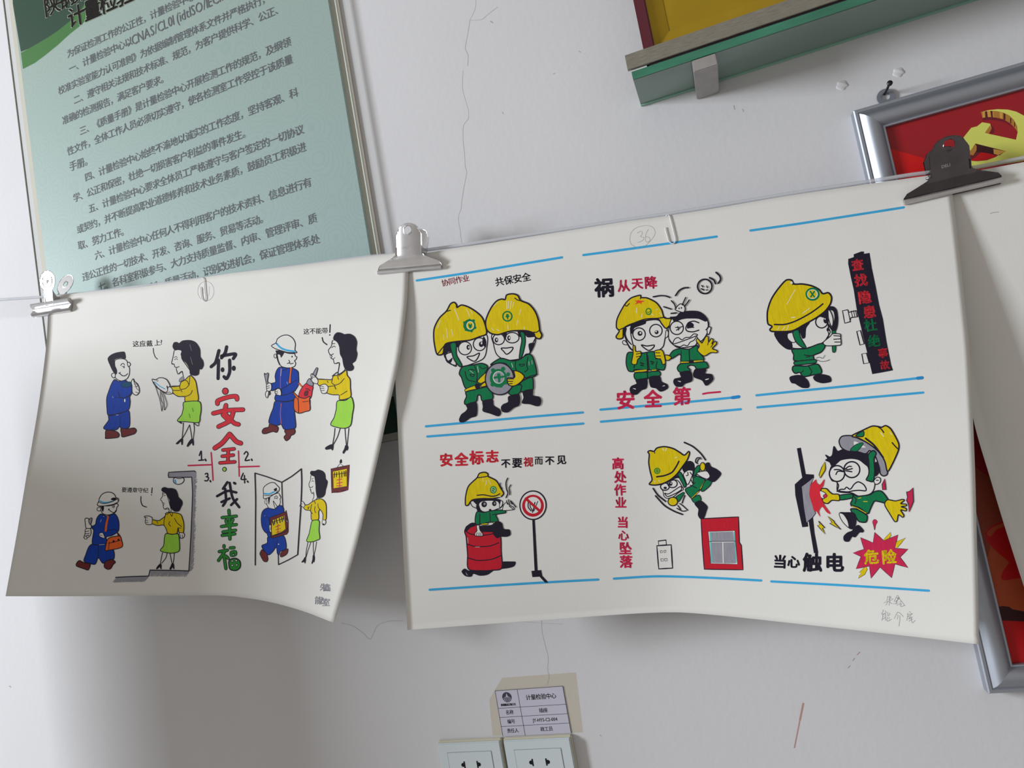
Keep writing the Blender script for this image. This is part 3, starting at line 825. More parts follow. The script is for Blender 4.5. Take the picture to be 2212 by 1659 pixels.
DSL_RIGHT = '''
@ruled_line 0 0 1 ;bright blue marker rules framing the six cartoons
l c 5 900,606 1000,591 1110,573 1214,556
l c 5 1260,551 1350,539 1450,525 1548,511
l c 5 1621,498 1720,484 1850,464 1952,448
l c 5 920,921 1050,909 1150,900 1259,891
l c 5 923,943 1050,933 1150,924 1260,915
l c 5 1297,885 1400,876 1500,867 1590,858
l C 7 1582,859 1596,857
l c 5 1298,911 1400,902 1500,893 1600,884
l c 5 1634,854 1750,842 1850,832 1990,816
l C 7 1982,817 1992,816
l c 5 1636,880 1750,870 1850,861 1994,848
l c 5 928,1274 1050,1266 1180,1258 1292,1252
l c 5 1326,1250 1420,1245 1530,1248 1644,1254
l c 5 1666,1256 1780,1262 1900,1269 2006,1276
@safety_worker 910 570 4.608 ;left worker of the pair, yellow helmet and green uniform, holding the grey disc
#face
f w 7 230,880 260,850 300,880 340,800 400,760 640,700 650,850 620,940 520,990 410,1020 350,980 345,1020 290,990 235,930
l K 8 300,880 260,890 240,910 260,970 300,1000 350,1015
f K 3 220,890 235,820 290,790 300,860 260,880 235,915
f K 3 240,950 270,965 310,935 295,980 265,985
f K 3 350,770 400,765 380,800 360,830
o K 8 435 840 65 65
o K 8 580 800 62 64
f K 3 620,725 645,770 640,830 610,790
e K 468 830 18 26
e w 474 830 7 12
e K 597 800 24 28
e w 600 790 8 12
f w 8 455,925 520,915 578,888 560,940 530,970 490,955
#helmet
f y 10 250,470 290,400 325,382 350,405 355,435 400,410 470,430 550,480 610,540 645,640 645,700 580,725 480,760 340,775 240,800 215,895 165,905 145,870 125,750 130,640 180,540
l K 7 245,475 290,462
l K 7 355,435 355,410
l K 7 165,895 200,850 240,800
l L 5 330,450 360,520 375,560
l L 4 450,450 480,520
l L 4 190,560 160,640
l L 4 250,640 260,740
l L 4 300,650 315,720
l L 4 490,460 510,500
l L 3 220,700 225,760
#emblem
e g 480 613 62 62
e g 430 585 14 14
e g 520 565 14 14
e g 535 635 14 14
e g 445 655 14 14
e g 500 670 12 12
e g 480 558 12 12
e w 487 613 38 42
e y 487 613 32 36
f g 0 470,590 487,605 500,590 505,620 488,645 470,620
#strap
f g 7 290,795 345,790 350,900 380,960 405,1010 385,1025 330,960 300,870
#jacket
f g 8 410,1025 520,1005 600,990 660,1020 640,1080 580,1160 590,1200 540,1215 445,1240 400,1130 378,1090
l K 6 435,1070 460,1150 540,1175
l K 6 530,1010 555,1100 550,1190
l K 6 470,1060 500,1050 530,1060
l K 5 580,1020 610,1045 650,1030
l K 5 485,1100 530,1100 510,1125 485,1105
l L 4 560,1020 570,1080
l L 3 480,1060 520,1090
#belt
f y 5 435,1250 540,1210 550,1245 445,1275
f K 3 535,1200 575,1195 580,1235 545,1240
#trousers
f g 8 445,1275 540,1250 670,1225 710,1300 705,1345 610,1365 590,1310 560,1310 545,1370 440,1400 430,1370 450,1320
#boot
f K 4 450,1400 545,1380 550,1505 490,1530 430,1570 390,1575 378,1550 400,1500 440,1470 460,1440
f K 4 615,1365 705,1350 720,1410 780,1450 790,1490 765,1515 690,1490 615,1465 615,1420
#glove
f y 6 560,1165 620,1100 670,1065 700,1080 680,1130 640,1165 590,1190
l K 6 640,1110 670,1080
l K 6 660,1120 690,1090
f y 5 590,1215 630,1180 650,1210 600,1225
@safety_worker 910 570 4.608 ;right worker of the pair, yellow helmet and green uniform, gripping the grey disc
#face
f w 7 710,700 900,670 1050,680 1130,720 1125,800 1080,890 1040,900 1000,940 870,960 790,935 745,890 720,800
f K 3 960,675 1000,672 1060,685 1130,690 1140,720 1060,730 1030,700 990,700 985,730
f K 3 1070,800 1125,790 1105,840 1085,880
l K 7 1130,750 1110,790 1075,900
o K 8 770 750 58 55
o K 8 905 735 68 52
f K 3 810,690 850,690 840,740 825,720
e K 748 758 18 25
e w 752 755 7 12
e K 872 738 16 26
e w 877 735 7 13
f w 8 795,840 850,838 912,832 895,870 850,900 820,870
#helmet
f y 10 640,580 660,510 700,430 750,370 800,350 835,355 850,310 910,298 960,315 990,365 1070,400 1130,470 1165,560 1180,665 1200,710 1180,745 1150,740 1130,720 1120,690 1040,665 900,668 830,685 760,705 690,690 650,650
l K 7 835,355 845,325
l K 7 930,340 960,360 1005,370
l K 7 1175,660 1150,680 1120,680
l L 5 850,370 850,450
l L 5 870,370 865,440
l L 5 895,370 885,450
l L 4 920,380 910,430
l L 4 760,380 720,420
l L 4 990,450 975,510
l L 4 960,560 950,610
l L 5 700,640 720,665
l L 5 750,650 775,665
l L 5 860,610 865,650
l L 4 1020,630 1030,655
#emblem
e g 857 522 52 54
e y 857 522 38 40
f g 0 845,500 870,500 870,515 885,520 870,530 860,560 850,535 835,525 845,515
#strap
f g 7 985,680 1025,690 1035,780 1010,900 990,940 975,940 985,850 1000,760
#jacket
f g 8 690,1005 740,965 800,940 900,965 980,950 1040,910 1080,900 1110,930 1140,1030 1145,1100 1100,1130 1040,1135 1020,1120 960,1070 900,1060 840,995 760,990
l K 6 940,965 935,1020 950,1070
l K 6 1060,930 1050,1010 1060,1050 1030,1075
l K 6 1040,1135 1095,1115 1155,1100
l K 5 975,1000 1030,1000 1000,1020 975,1005
l L 4 900,990 910,1030
l L 3 1070,970 1075,1010
l L 3 1100,960 1105,1000
#trousers
f g 8 1000,1170 1100,1130 1115,1210 1105,1255 1030,1270 995,1270 980,1210
f g 7 900,1230 960,1205 1000,1210 980,1280 930,1310 870,1290
#boot
f K 4 870,1320 970,1300 975,1400 920,1430 860,1475 810,1470 795,1430 815,1400 865,1375
f K 4 1015,1270 1105,1250 1110,1310 1170,1325 1192,1360 1180,1405 1150,1415 1080,1395 1005,1385 1020,1330
#disc
e s 780 1145 142 158 K 9
e g 768 1138 86 92
e g 715 1060 22 22
e g 815 1045 22 22
e g 865 1100 18 22
e g 710 1200 22 22
e g 790 1215 22 18
e g 845 1180 18 22
e w 770 1130 58 62
e s 772 1130 52 56
f g 0 755,1095 785,1090 788,1115 825,1112 828,1130 790,1140 785,1180 765,1175 760,1140 722,1145 722,1122 755,1118
#glove
f y 7 925,1065 985,1080 1025,1125 985,1180 925,1215 870,1205 855,1150 860,1135 930,1130
l K 6 860,1145 920,1145
l K 6 865,1170 910,1170
l K 6 870,1195 905,1190
@caption_lettering 910 570 4.608 ;small crimson caption above the pair with the disc
t R 70 12 236,188 442,145 协同作业
@caption_lettering 910 570 4.608 ;small black caption above the pair with the disc
t K 86 12 778,178 1045,133 共保安全
@safety_worker 1270 570 5.026 ;grinning worker with a red star on his yellow helmet giving a thumbs up
#face
f w 8 400,700 480,660 620,620 760,610 850,690 865,740 865,790 840,800 820,890 780,930 700,960 560,965 490,940 440,880 400,780
f w 6 850,720 872,740 868,785 840,800
f w 6 395,830 375,850 390,875 430,875
f K 3 470,660 520,640 570,640 630,620 620,650 540,680 500,700 485,760 460,730
f K 3 395,700 420,700 410,760 430,820 480,880 450,860 410,800
l K 8 460,700 470,790 495,900
l K 7 420,850 450,910 480,940
o K 9 555 763 68 68
o K 9 738 725 68 68
e K 565 755 27 27
e w 570 750 11 11
e K 745 742 22 22
e w 740 735 9 9
l K 5 480,690 510,665 540,660
l K 6 620,650 625,640
f w 9 580,880 640,892 720,882 700,920 660,940 615,915
#helmet
f y 10 400,440 470,370 570,340 575,365 640,370 740,420 800,500 830,585 900,595 905,640 850,700 800,650 760,600 620,615 480,650 390,700 380,800 330,815 305,790 340,730 310,690 320,590
l K 8 330,720 400,690 480,650 620,600 760,590 840,580
l K 7 400,440 420,460 450,430
l K 7 575,340 570,380
l K 7 380,720 380,790
l L 6 530,480 525,530
l L 5 590,540 580,580
l L 5 690,540 710,560
l L 6 780,530 800,560
l L 5 740,500 760,490
#emblem
f t 0 545,385 550,395 615,405 580,420 585,440 560,425 510,440 530,415 505,395 535,400
e h 658 517 34 40
e y 658 517 22 26
l h 8 645,520 655,530 675,515
#jacket
f g 8 430,970 500,960 560,975 640,960 720,955 800,1050 840,1080 825,1150 770,1150 750,1160 640,1150 500,1150 490,1170 440,1160 415,1080
l K 9 640,965 650,1150
l K 7 650,1000 665,1150
l K 7 520,1040 500,1130
l K 9 570,1075 605,1085
l K 9 575,1100 600,1105
l K 9 680,1060 715,1070
l K 9 690,1085 705,1085
l K 6 750,1060 740,1130 780,1145
#belt
f y 4 505,1160 640,1145 640,1165 510,1180
f y 4 690,1150 745,1145 745,1160 690,1165
#trousers
f g 8 510,1185 640,1175 770,1165 785,1210 720,1225 640,1240 520,1255
l K 9 645,1150 648,1250
#boot
f K 4 520,1260 635,1250 635,1345 580,1370 530,1415 480,1415 455,1370 470,1330 530,1300
f K 4 670,1230 775,1220 800,1280 860,1310 865,1350 790,1385 740,1350 680,1330
f w 0 485,1350 520,1355 518,1365
f w 0 805,1330 830,1318 838,1325
#glove
f y 7 475,1080 490,980 490,890 510,890 520,950 570,950 575,1000 540,1040 525,1090
l K 6 525,980 570,970
l K 6 525,1010 575,1000
f y 7 725,945 800,935 830,1000 840,1080 810,1090 790,1040 735,1020 725,980
l K 6 730,965 780,965
l K 6 725,1000 790,1000
l K 6 735,1030 790,1030
@safety_worker 1270 570 5.026 ;bareheaded worker grimacing with a bump on his head
#face
f w 7 910,600 1000,590 1280,600 1305,700 1290,760 1240,830 1150,870 990,910 930,880 880,820 880,700
l K 7 880,815 905,850 930,870
f w 7 1295,695 1335,690 1320,750 1300,770
o K 9 965 695 72 72
l K 9 1205,640 1150,622 1090,640 1062,700 1080,730 1140,738 1205,720
f K 0 1075,700 1085,650 1120,635 1150,660 1140,690 1100,700
l K 7 950,690 990,690 1030,680
l K 7 960,720 1000,700
l K 7 975,680 985,720
l K 7 1120,690 1150,690
f w 7 930,870 940,820 980,800 1020,825 1060,800 1110,795 1150,760 1190,775
f w 7 935,885 1000,900 1040,880 1080,890 1110,850 1150,830 1180,790 1190,810 1170,880 1100,900 1000,910
#hair
f K 4 890,578 960,570 1000,530 1090,512 1190,515 1250,545 1290,590 1280,625 1200,595 1100,590 1020,600 940,630 920,600
l K 8 1290,590 1310,650 1300,700 1280,715
f w 7 945,490 1000,435 1040,450 1055,490 1040,525 1000,520 950,500
e K 990 483 8 10
e K 1015 478 8 10
#jacket
f g 8 890,990 930,940 1000,920 1100,925 1185,885 1200,950 1250,1010 1255,1045 1140,1050 1015,1060 1010,1000 990,980 905,1030
l K 8 1098,925 1105,1045
l K 5 1012,940 1012,1030
#belt
f y 5 1005,1060 1110,1060 1110,1075 1005,1078
f y 5 1145,1050 1250,1045 1250,1062 1145,1070
f K 0 1100,1045 1145,1045 1145,1075 1100,1078
#trousers
f g 8 1005,1085 1130,1075 1275,1065 1305,1110 1300,1130 1180,1140 1160,1110 1110,1100 1080,1120 1110,1160 1000,1175 970,1130
#boot
f K 4 1000,1180 1110,1165 1130,1265 1050,1300 1020,1330 960,1330 930,1290 940,1250 1010,1230
f K 4 1165,1145 1280,1145 1270,1190 1340,1200 1360,1250 1330,1290 1280,1320 1240,1265 1150,1225
f w 0 972,1270 1010,1275 1005,1285
f w 0 1270,1255 1315,1243 1310,1252 1280,1262
#glove
f y 7 1175,835 1190,810 1225,850 1240,860 1280,790 1305,790 1310,850 1340,810 1360,830 1345,870 1385,840 1395,870 1350,920 1400,940 1400,965 1330,965 1260,1000 1190,940 1210,890
l K 6 1300,880 1310,840
l K 6 1335,905 1360,870
f y 7 840,990 890,1000 905,1020 870,1050 845,1040
@motion_mark 1270 570 5.026 ;small round pebble and flight lines above the bareheaded worker
o K 12 1268 245 78 78
l K 9 1235,235 1250,250
l K 9 1230,270 1260,285
l K 8 1290,240 1298,260
e K 1293 283 9 8
l K 12 1320,150 1365,175 1385,215
l K 12 1390,92 1430,130 1440,170 1415,210
l K 11 950,345 990,290 1040,262 1092,258
l K 10 708,358 780,345 840,348 890,365
l K 9 822,465 860,478 905,492
l K 9 905,400 940,440 955,485
l K 9 1062,365 1040,410 1025,445
l K 9 1100,392 1080,420 1055,455
l K 10 902,538 960,532
@caption_lettering 1270 570 5.026 ;black and crimson caption over the worker with the star
t K 205 3 178,262 178,262 祸
t R 132 3 388,240 388,240 从
t R 122 3 535,215 535,215 天
t R 135 3 682,205 682,205 降
@caption_lettering 1270 570 5.026 ;large crimson slogan of four characters under the two workers
t R 200 2 408,1482 408,1482 安
t R 190 2 705,1470 705,1470 全
t R 195 2 1020,1440 1020,1440 第
l R 17 1248,1412 1300,1402 1435,1390
@safety_worker 1630 530 5.027 ;crouching worker in profile peering through a magnifying glass
#face
f w 7 350,960 430,930 560,860 640,800 720,770 790,800 800,890 820,940 800,980 740,1060 600,1110 480,1120 410,1110 400,1040
f K 3 215,950 330,940 400,930 350,980 380,1040 410,1080 400,1130 340,1120 260,1050
f K 3 480,900 560,850 600,840 560,900 550,1000 520,1010 500,960
f w 6 360,960 410,950 440,990 440,1050 400,1050 360,1010
l K 7 800,890 785,920 800,940 800,990 740,1055 650,1090 580,1110
o K 10 728 832 65 65
e K 775 815 28 34
e w 765 800 7 8
f K 3 700,760 790,690 800,770 780,790
#helmet
f y 12 145,850 140,720 180,590 250,480 340,380 400,378 430,420 520,420 620,440 700,480 740,525 800,515 835,560 825,630 770,710 680,780 540,860 400,930 190,935 165,915 190,880
l K 14 215,860 330,858 450,820 600,740 700,670 742,635
l K 6 410,425 440,420
l L 5 440,480 400,550 350,640
l L 5 600,680 520,740
l L 7 400,785 440,780
l L 5 330,880 300,920
l L 5 370,870 345,925
l L 5 270,880 250,915
e w 400 405 14 14
#emblem
e g 630 530 78 72
e w 628 530 58 52
e y 625 530 50 46
l g 14 605,500 650,560
l g 14 650,500 610,560
#strap
f g 7 415,945 475,920 500,1000 560,1110 520,1110 450,1050
#jacket
f g 9 410,1130 560,1120 700,1070 760,1070 760,1110 720,1160 640,1195 640,1240 560,1260 430,1250 425,1190
l K 7 540,1190 600,1200 640,1195
l K 6 560,1215 600,1205
#belt
f g 7 430,1265 660,1240 665,1275 440,1300
#trousers
f g 9 425,1310 560,1310 680,1290 725,1350 720,1390 620,1410 530,1425 490,1380 440,1390 410,1350
l K 7 585,1310 620,1370 600,1410
l K 6 530,1360 500,1390
#boot
f K 4 385,1430 490,1410 570,1460 595,1520 580,1545 520,1545 470,1520 440,1500 400,1490
f K 4 640,1425 720,1400 810,1420 830,1450 825,1480 740,1495 680,1480 650,1460
#magnifying_glass
f K 4 800,670 850,665 890,700 905,790 900,870 880,930 850,940 840,890 870,800 860,720 830,700 805,700
f w 7 800,700 825,720 850,790 850,860 835,880 810,820 800,770
l K 16 800,860 850,930 855,960
f K 3 785,900 820,930 790,920
f g 6 845,1090 880,1090 875,1155 850,1160
f g 5 840,930 875,930 875,965 845,965
#hand
f w 7 745,1055 820,990 850,960 930,965 935,1000 940,1070 925,1085 780,1090
l K 7 860,980 930,985
l K 7 860,1020 930,1015
l K 7 870,1050 930,1050
#motion_mark
l K 3 665,1225 700,1215 740,1225 765,1190
l K 3 665,1240 720,1260 780,1255 818,1240
@slogan_pillar 1630 530 5.027 ;tall black pillar with red and green lettering and fittings on its left side
F K 5 1020,150 1080,130 1078,100 1160,70 1185,70 1185,95 1245,85 1270,250 1310,440 1350,650 1390,800 1430,1050 1480,1300 1500,1355 1280,1395 1250,1260 1200,1060 1150,850 1110,680 1080,480 1050,350 1020,200
t r 125 8 1118,215 1118,215 查
t r 135 8 1155,380 1155,380 找
t r 140 8 1195,565 1195,565 隐
t r 135 8 1248,725 1248,725 患
t g 135 8 1258,870 1258,870 杜
t g 130 8 1298,1040 1298,1040 绝
t r 105 8 1395,1170 1395,1170 事
t r 100 8 1415,1300 1415,1300 故
#bolt
F w 8 955,710 1010,700 1020,730 1050,720 1110,710 1120,775 1045,785 1035,830 980,845
l K 7 1015,705 1040,830
l K 6 1050,715 1065,780
l K 6 1075,710 1090,780
l K 6 1095,708 1112,775
#bracket
F w 9 1110,935 1150,925 1190,1070 1145,1082
F w 9 1165,1180 1215,1170 1245,1275 1185,1285
@oil_drum 930 950 4.879 ;red oil drum with a black shadow
#shadow
f K 4 330,1390 360,1360 400,1380 620,1370 740,1340 750,1290 860,1285 895,1290 880,1330 820,1350 680,1370 600,1420 520,1430 450,1410 430,1440 370,1435
f s 0 370,1395 395,1430 380,1425
#barrel
f d 8 360,960 400,900 460,880 560,960 660,970 735,1010 745,1180 750,1350 650,1375 540,1380 400,1360 390,1200 375,1020
f K 3 360,960 380,910 460,878 470,905 420,925 385,960
l K 7 375,965 430,995 560,1005 660,990
l K 7 385,1100 480,1125 620,1120 720,1085
l K 7 395,1245 500,1272 640,1260 745,1220
l w 3 390,1030 395,1090
l w 3 470,1130 520,1130
@safety_worker 930 950 4.879 ;worker sitting on the red drum and smoking
#face
f w 6 425,650 500,640 700,640 750,660 760,690 730,720 700,730 620,760 540,755 480,720 440,700
f K 3 450,640 520,630 700,625 740,640 730,690 710,650 620,640 540,650 510,680 530,740 560,760 500,750 490,690
e K 565 680 30 32
e K 672 672 24 28
e s 570 676 12 14
e s 676 670 9 12
f w 5 740,640 760,660 750,700 725,710
e K 628 740 14 12
f K 3 480,690 500,720 530,760 500,765
#helmet
f y 9 370,690 370,600 400,490 490,400 515,355 570,342 605,360 605,385 690,430 740,510 770,565 740,600 650,620 540,620 440,635 395,690
l K 7 490,400 540,395 600,385
l K 8 490,585 560,580 640,595 690,590 730,570
l L 4 550,400 555,440
l L 5 590,430 580,480
l L 4 610,420 635,470
l L 6 700,600 740,600
#emblem
e h 662 527 36 40
o w 3 662 527 22 25
l w 3 645,520 680,535
#jacket
f g 7 490,760 560,765 660,745 740,740 790,750 790,770 700,785 690,800 710,860 620,870 530,890 480,890 470,840
l K 6 520,780 520,890
l K 5 625,770 630,860
l K 5 690,785 650,790
#belt
f y 4 530,885 600,878 605,893 540,897
f y 4 655,872 690,865 690,875 660,882
#trousers
f K 4 525,910 640,900 700,860 750,880 770,940 830,950 840,1000 800,1020 730,1020 700,1035 660,990 660,960 560,970 530,950
#hand
f w 5 485,905 510,900 520,950 550,990 545,1015 500,1015 470,1010 470,980 490,960
l K 5 490,980 485,1010
l K 5 510,980 510,1015
l K 5 530,980 530,1015
f w 5 760,740 770,690 800,660 830,690 870,710 880,735 790,745
l K 6 800,640 810,680
l K 6 820,630 835,680
l K 6 840,640 860,680
l K 7 850,650 900,710
l K 6 830,700 870,730
#smoke
l K 6 735,455 735,490 755,515
l K 8 812,405 795,450 800,520 815,560 795,610
l K 7 845,475 828,510 838,555 835,580
@no_smoking_sign 930 950 4.879 ;round red and white prohibition sign on a black post
F K 5 1075,840 1095,840 1125,1380 1100,1380
F K 4 1065,1385 1165,1375 1175,1435 1240,1505 1210,1505 1150,1440 1075,1445
#sign_face
e w 1080 690 138 150 K 10
e d 1080 695 115 116
e w 1080 690 84 88
l K 8 1030,660 1030,710 1060,750
l K 7 1050,650 1050,700 1075,750
l K 8 1100,660 1090,710 1075,765
l K 6 1130,650 1110,700 1090,750
L d 24 1005,620 1150,750
@caption_lettering 930 950 4.879 ;red and black caption above the worker on the drum
t D 135 2 165,215 165,215 安
t D 138 2 325,210 325,210 全
t D 145 2 485,190 485,190 标
t D 130 2 650,178 650,178 志
t K 95 2 792,250 792,250 不
t K 105 0 912,245 912,245 要
t D 100 0 1030,235 1030,235 视
t K 88 0 1140,220 1140,220 而
t K 95 0 1255,220 1255,220 不
t K 98 2 1380,212 1380,212 见
@safety_worker 1300 930 4.879 ;worker tipping headlong off the red building
#face
f w 6 620,580 780,520 850,600 860,620 800,660 750,700 690,715 655,690 645,640
f w 6 860,460 905,420 950,410 960,450 920,550 900,570 880,520
l K 7 890,475 910,470 905,440
l K 7 930,440 950,465
f K 3 850,400 880,340 930,322 970,350 975,420 940,420 900,420 870,440
f K 3 730,520 800,470 830,460 830,500 790,500
o K 9 665 592 46 38
o K 9 745 560 50 42
e K 668 605 18 14
e K 725 560 20 24
e w 730 555 7 8
f w 7 660,660 690,670 720,660 780,620 830,590 840,620 800,650 740,680 690,695
#strap
f g 7 800,460 830,440 870,520 890,580 870,600 850,560
#helmet
f y 10 500,250 485,225 510,212 550,220 580,185 660,170 750,190 820,230 870,260 915,220 925,240 900,310 850,380 790,460 720,520 640,560 560,575 500,565 530,520 510,430 495,340
l K 11 578,488 660,475 740,440 790,370 812,325
l K 6 550,220 560,240
l L 7 640,190 650,210
l L 7 680,190 670,215
l L 6 770,290 790,280
l L 6 600,520 610,540
l L 5 560,530 560,550
#emblem
e h 583 425 34 34
o y 3 583 425 20 20
l y 3 570,425 596,425
#jacket
f g 7 880,620 960,570 960,470 1000,480 1090,520 1060,580 1020,640 950,710 920,690
l K 6 940,520 960,560 985,550
l K 6 930,575 1000,605
l K 5 1000,480 965,500
f g 7 975,420 1010,370 1040,375 1030,420 1000,460 970,480
f g 6 780,700 860,650 870,660 810,750 790,720
#belt
L K 14 945,718 1020,640
L y 6 948,712 1018,645
L K 14 1035,625 1085,530
L y 6 1038,615 1082,535
#trousers
f g 6 1090,530 1160,520 1140,580 1070,640 1045,635
f g 6 950,720 1020,680 1045,720 1030,760 975,760
#boot
f K 4 1100,430 1095,350 1130,340 1150,380 1210,410 1255,460 1180,540 1110,510 1140,480 1120,440
f K 4 980,765 1040,740 1110,800 1100,850 1075,920 1040,930 1015,890 1020,830 990,790
f w 6 1000,450 1060,430 1110,430 1140,480 1110,510 1050,490
#glove
e y 1062 382 28 44 K 7
e y 748 748 50 45 K 8
#motion_mark
l K 7 1010,350 985,330 1000,290 1040,285
l K 7 1000,340 1020,300 1050,300
l K 7 820,770 850,790 905,840
l K 7 790,820 850,850 890,845
l K 7 800,790 830,830
l K 8 875,685 860,720 845,765
l K 10 868,125 960,170 1040,240 1092,310
l K 10 540,610 590,680 672,748
l K 10 565,688 660,790 760,850 850,885
@red_building 1300 930 4.879 ;red building drawn with a grey window
F d 7 1045,930 1440,910 1450,1180 1470,1210 1488,1468 1080,1462 1060,1200
F w 3 1122,1065 1400,1055 1430,1410 1150,1402
F a 0 1135,1070 1150,1070 1165,1395 1150,1395
F a 0 1390,1070 1402,1070 1422,1395 1408,1395
#window_pane
F s 0 1150,1072 1385,1062 1395,1165 1155,1168
F s 0 1155,1180 1268,1178 1275,1398 1165,1395
F s 0 1280,1180 1395,1178 1412,1400 1285,1400
L K 4 1130,1170 1410,1167
@small_building 1300 930 4.879 ;small building drawn in black outline
F w 9 595,1165 675,1155 680,1205 600,1212
F w 9 580,1215 730,1205 745,1450 600,1458
L K 4 615,1268 637,1265 640,1287 618,1290 615,1268
L K 4 655,1265 677,1262 675,1283 655,1288 655,1265
L K 4 622,1352 648,1350 650,1375 625,1378 622,1352
L K 4 662,1350 688,1348 690,1373 664,1376 662,1350
@caption_lettering 1300 930 4.879 ;vertical red caption beside the falling worker
t R 125 0 170,350 170,350 高
t R 125 0 195,492 195,492 处
t R 120 3 192,628 192,628 作
t R 118 0 200,762 200,762 业
t R 118 0 220,970 220,970 当
t R 110 0 228,1108 228,1108 心
t R 130 0 248,1245 248,1245 坠
t R 130 0 255,1385 255,1385 落
@electric_switch 1650 900 4.366 ;black and grey switch box on a tilted black pole
F K 5 315,300 345,295 395,560 365,575
F K 5 425,985 460,950 475,1100 510,1285 475,1285
F K 5 295,640 400,545 470,550 470,575 365,660 380,800 415,1035 365,1040 300,740
F s 4 355,660 470,575 440,650 440,750 470,870 490,910 460,950 420,985 400,1000 375,850
@safety_worker 1650 900 4.366 ;worker with wild hair getting an electric shock
#face
f w 7 660,440 760,400 880,400 980,470 1000,600 1045,600 1040,680 1000,730 900,750 830,720 700,705 690,620 640,600 620,520
l K 8 690,620 705,650 690,705
o K 10 690 537 72 75
o K 10 830 500 75 75
l K 8 665,500 710,500 760,520
l K 8 680,545 700,515 755,520
l K 8 760,500 800,470 825,470
l K 8 770,510 830,520
l K 8 765,490 790,500 835,490
f w 8 705,700 730,685 760,685 780,665 810,685 830,670 850,640 890,615 940,640 965,680 960,700 900,695 840,700 790,710
f w 6 1040,600 1070,570 1100,585 1095,620 1060,640 1040,620
l K 6 1060,600 1080,600
#hair
f K 4 580,360 620,380 645,360 660,280 695,325 740,310 760,325 900,335 990,360 990,470 900,410 820,395 740,400 650,470 620,430 580,410 600,395
f K 3 1045,440 1075,430 1095,500 1075,545 1050,560
#helmet
f s 8 710,230 740,185 830,180 900,210 1000,260 1090,330 1160,450 1165,540 1130,560 1100,540 1090,480 1050,370 1000,320 960,350 880,330 790,325 730,290
f w 0 850,235 900,250 960,290 900,290 860,290
f g 4 865,265 930,245 940,255 880,325 815,315
f y 9 830,182 930,130 1020,90 1070,92 1110,100 1150,85 1200,120 1270,250 1268,320 1200,470 1165,515 1140,420 1090,340 1010,270 900,205
l K 8 1070,92 1105,115 1132,150
l K 8 1210,245 1240,280 1265,305
l K 12 960,205 1040,270 1125,385
f g 6 865,180 935,135 945,170 930,190
l L 6 1100,150 1130,185
l L 5 1190,150 1205,170
#strap
f g 8 985,360 1030,320 1060,345 1040,400 1045,520 1030,610 985,605 965,595 990,540 990,440
#jacket
f g 8 830,735 890,750 1000,735 1050,705 1110,705 1170,780 1150,815 1080,800 1040,800 1000,880 980,915 900,860 820,830 835,780
f g 7 705,745 830,730 835,765 720,785
l K 6 835,740 870,780 860,820
#belt
L K 14 825,840 880,860 970,915
L y 6 830,845 880,862 965,910
l y 6 890,770 915,765
l y 6 940,800 975,800
#trousers
f g 8 820,870 880,875 970,930 975,960 960,995 900,990 870,950 830,900
#boot
f K 5 715,910 760,905 850,910 870,960 860,1030 830,1060 790,1040 740,980
f w 5 712,910 750,920 790,980 800,1045 750,1000 720,950
f K 5 850,1055 890,1025 940,1075 930,1090 900,1090 860,1135 830,1130 800,1175 760,1170 755,1130 790,1095 830,1080
#glove
f y 7 1165,785 1240,795 1310,780 1325,790 1290,820 1340,825 1345,840 1295,850 1340,865 1340,890 1290,880 1320,930 1310,950 1270,925 1255,985 1235,990 1190,920 1140,830
f y 7 545,680 590,680 620,710 650,730 705,735 710,790 640,790 600,820 560,805 555,770 590,750 570,715 540,705
#finger
f w 5 530,700 580,720 590,750 560,775 530,750
f R 3 560,745 580,730 600,745 585,765 565,765
@hot_sparks 1650 900 4.366 ;red blast and yellow lightning bolts around the switch
f D 0 440,650 480,600 490,590 500,625 530,640 570,590 560,650 530,700 540,760 570,830 620,900 625,920 590,900 550,850 520,890 530,945 500,900 470,880 460,840 430,740
F y 5 575,425 580,490 575,510 530,580 520,550 545,480
F y 5 600,938 660,985 665,1000 725,1065 680,1040 620,1005 645,1000
F y 5 515,985 575,1050 550,1050 578,1110 535,1060 505,1025 530,1020
F R 5 1405,670 1410,800 1370,900 1365,830 1345,790 1355,760 1345,710 1375,705
F R 5 1140,585 1150,690 1120,690 1115,640
@caption_lettering 1650 900 4.366 ;bold black warning caption below the switch
t K 125 -2 152,1370 152,1370 当
t K 115 0 280,1372 280,1372 心
t K 175 0 458,1378 458,1378 触
t K 175 0 665,1380 665,1380 电
@danger_burst 1650 900 4.366 ;crimson starburst with yellow danger lettering
F y 2 1195,1090 1200,1120 1160,1180 1120,1170
F y 2 1335,1145 1260,1235 1235,1235 1250,1180
F y 2 960,1410 975,1440 950,1490 890,1525 900,1500 920,1480 900,1470
F R 3 1045,1090 1130,1170 1265,1115 1235,1240 1360,1250 1285,1325 1360,1425 1235,1390 1205,1520 1095,1420 1010,1525 995,1410 870,1435 915,1320 840,1285 945,1250 910,1140 1030,1190
f R 2 1045,968 1070,990 1055,1020 1045,1070 1035,1030 1025,990
t y 135 4 1015,1325 1015,1325 危
t y 135 4 1180,1325 1180,1325 险
@signature 1880 1270 18.43 ;pencilled signature of two lines in the lower right corner
l P 8 690,320 670,450 640,520
l P 10 690,370 820,350 730,470
l P 9 525,600 700,530 895,450 830,410
l P 9 770,300 770,450 740,700
l P 8 700,540 640,650 600,690
l P 9 750,540 840,620 1000,640
l P 9 935,560 1000,420 1085,300 1180,460 1380,720
l P 12 1040,400 1150,380 1060,440 1150,430 1040,500
l P 14 990,530 1080,510 1010,580 1070,590 990,640
l P 8 1050,700 1120,620
l P 9 1140,560 1250,530
l P 11 1150,680 1200,600 1220,660 1190,720 1230,745 1340,700
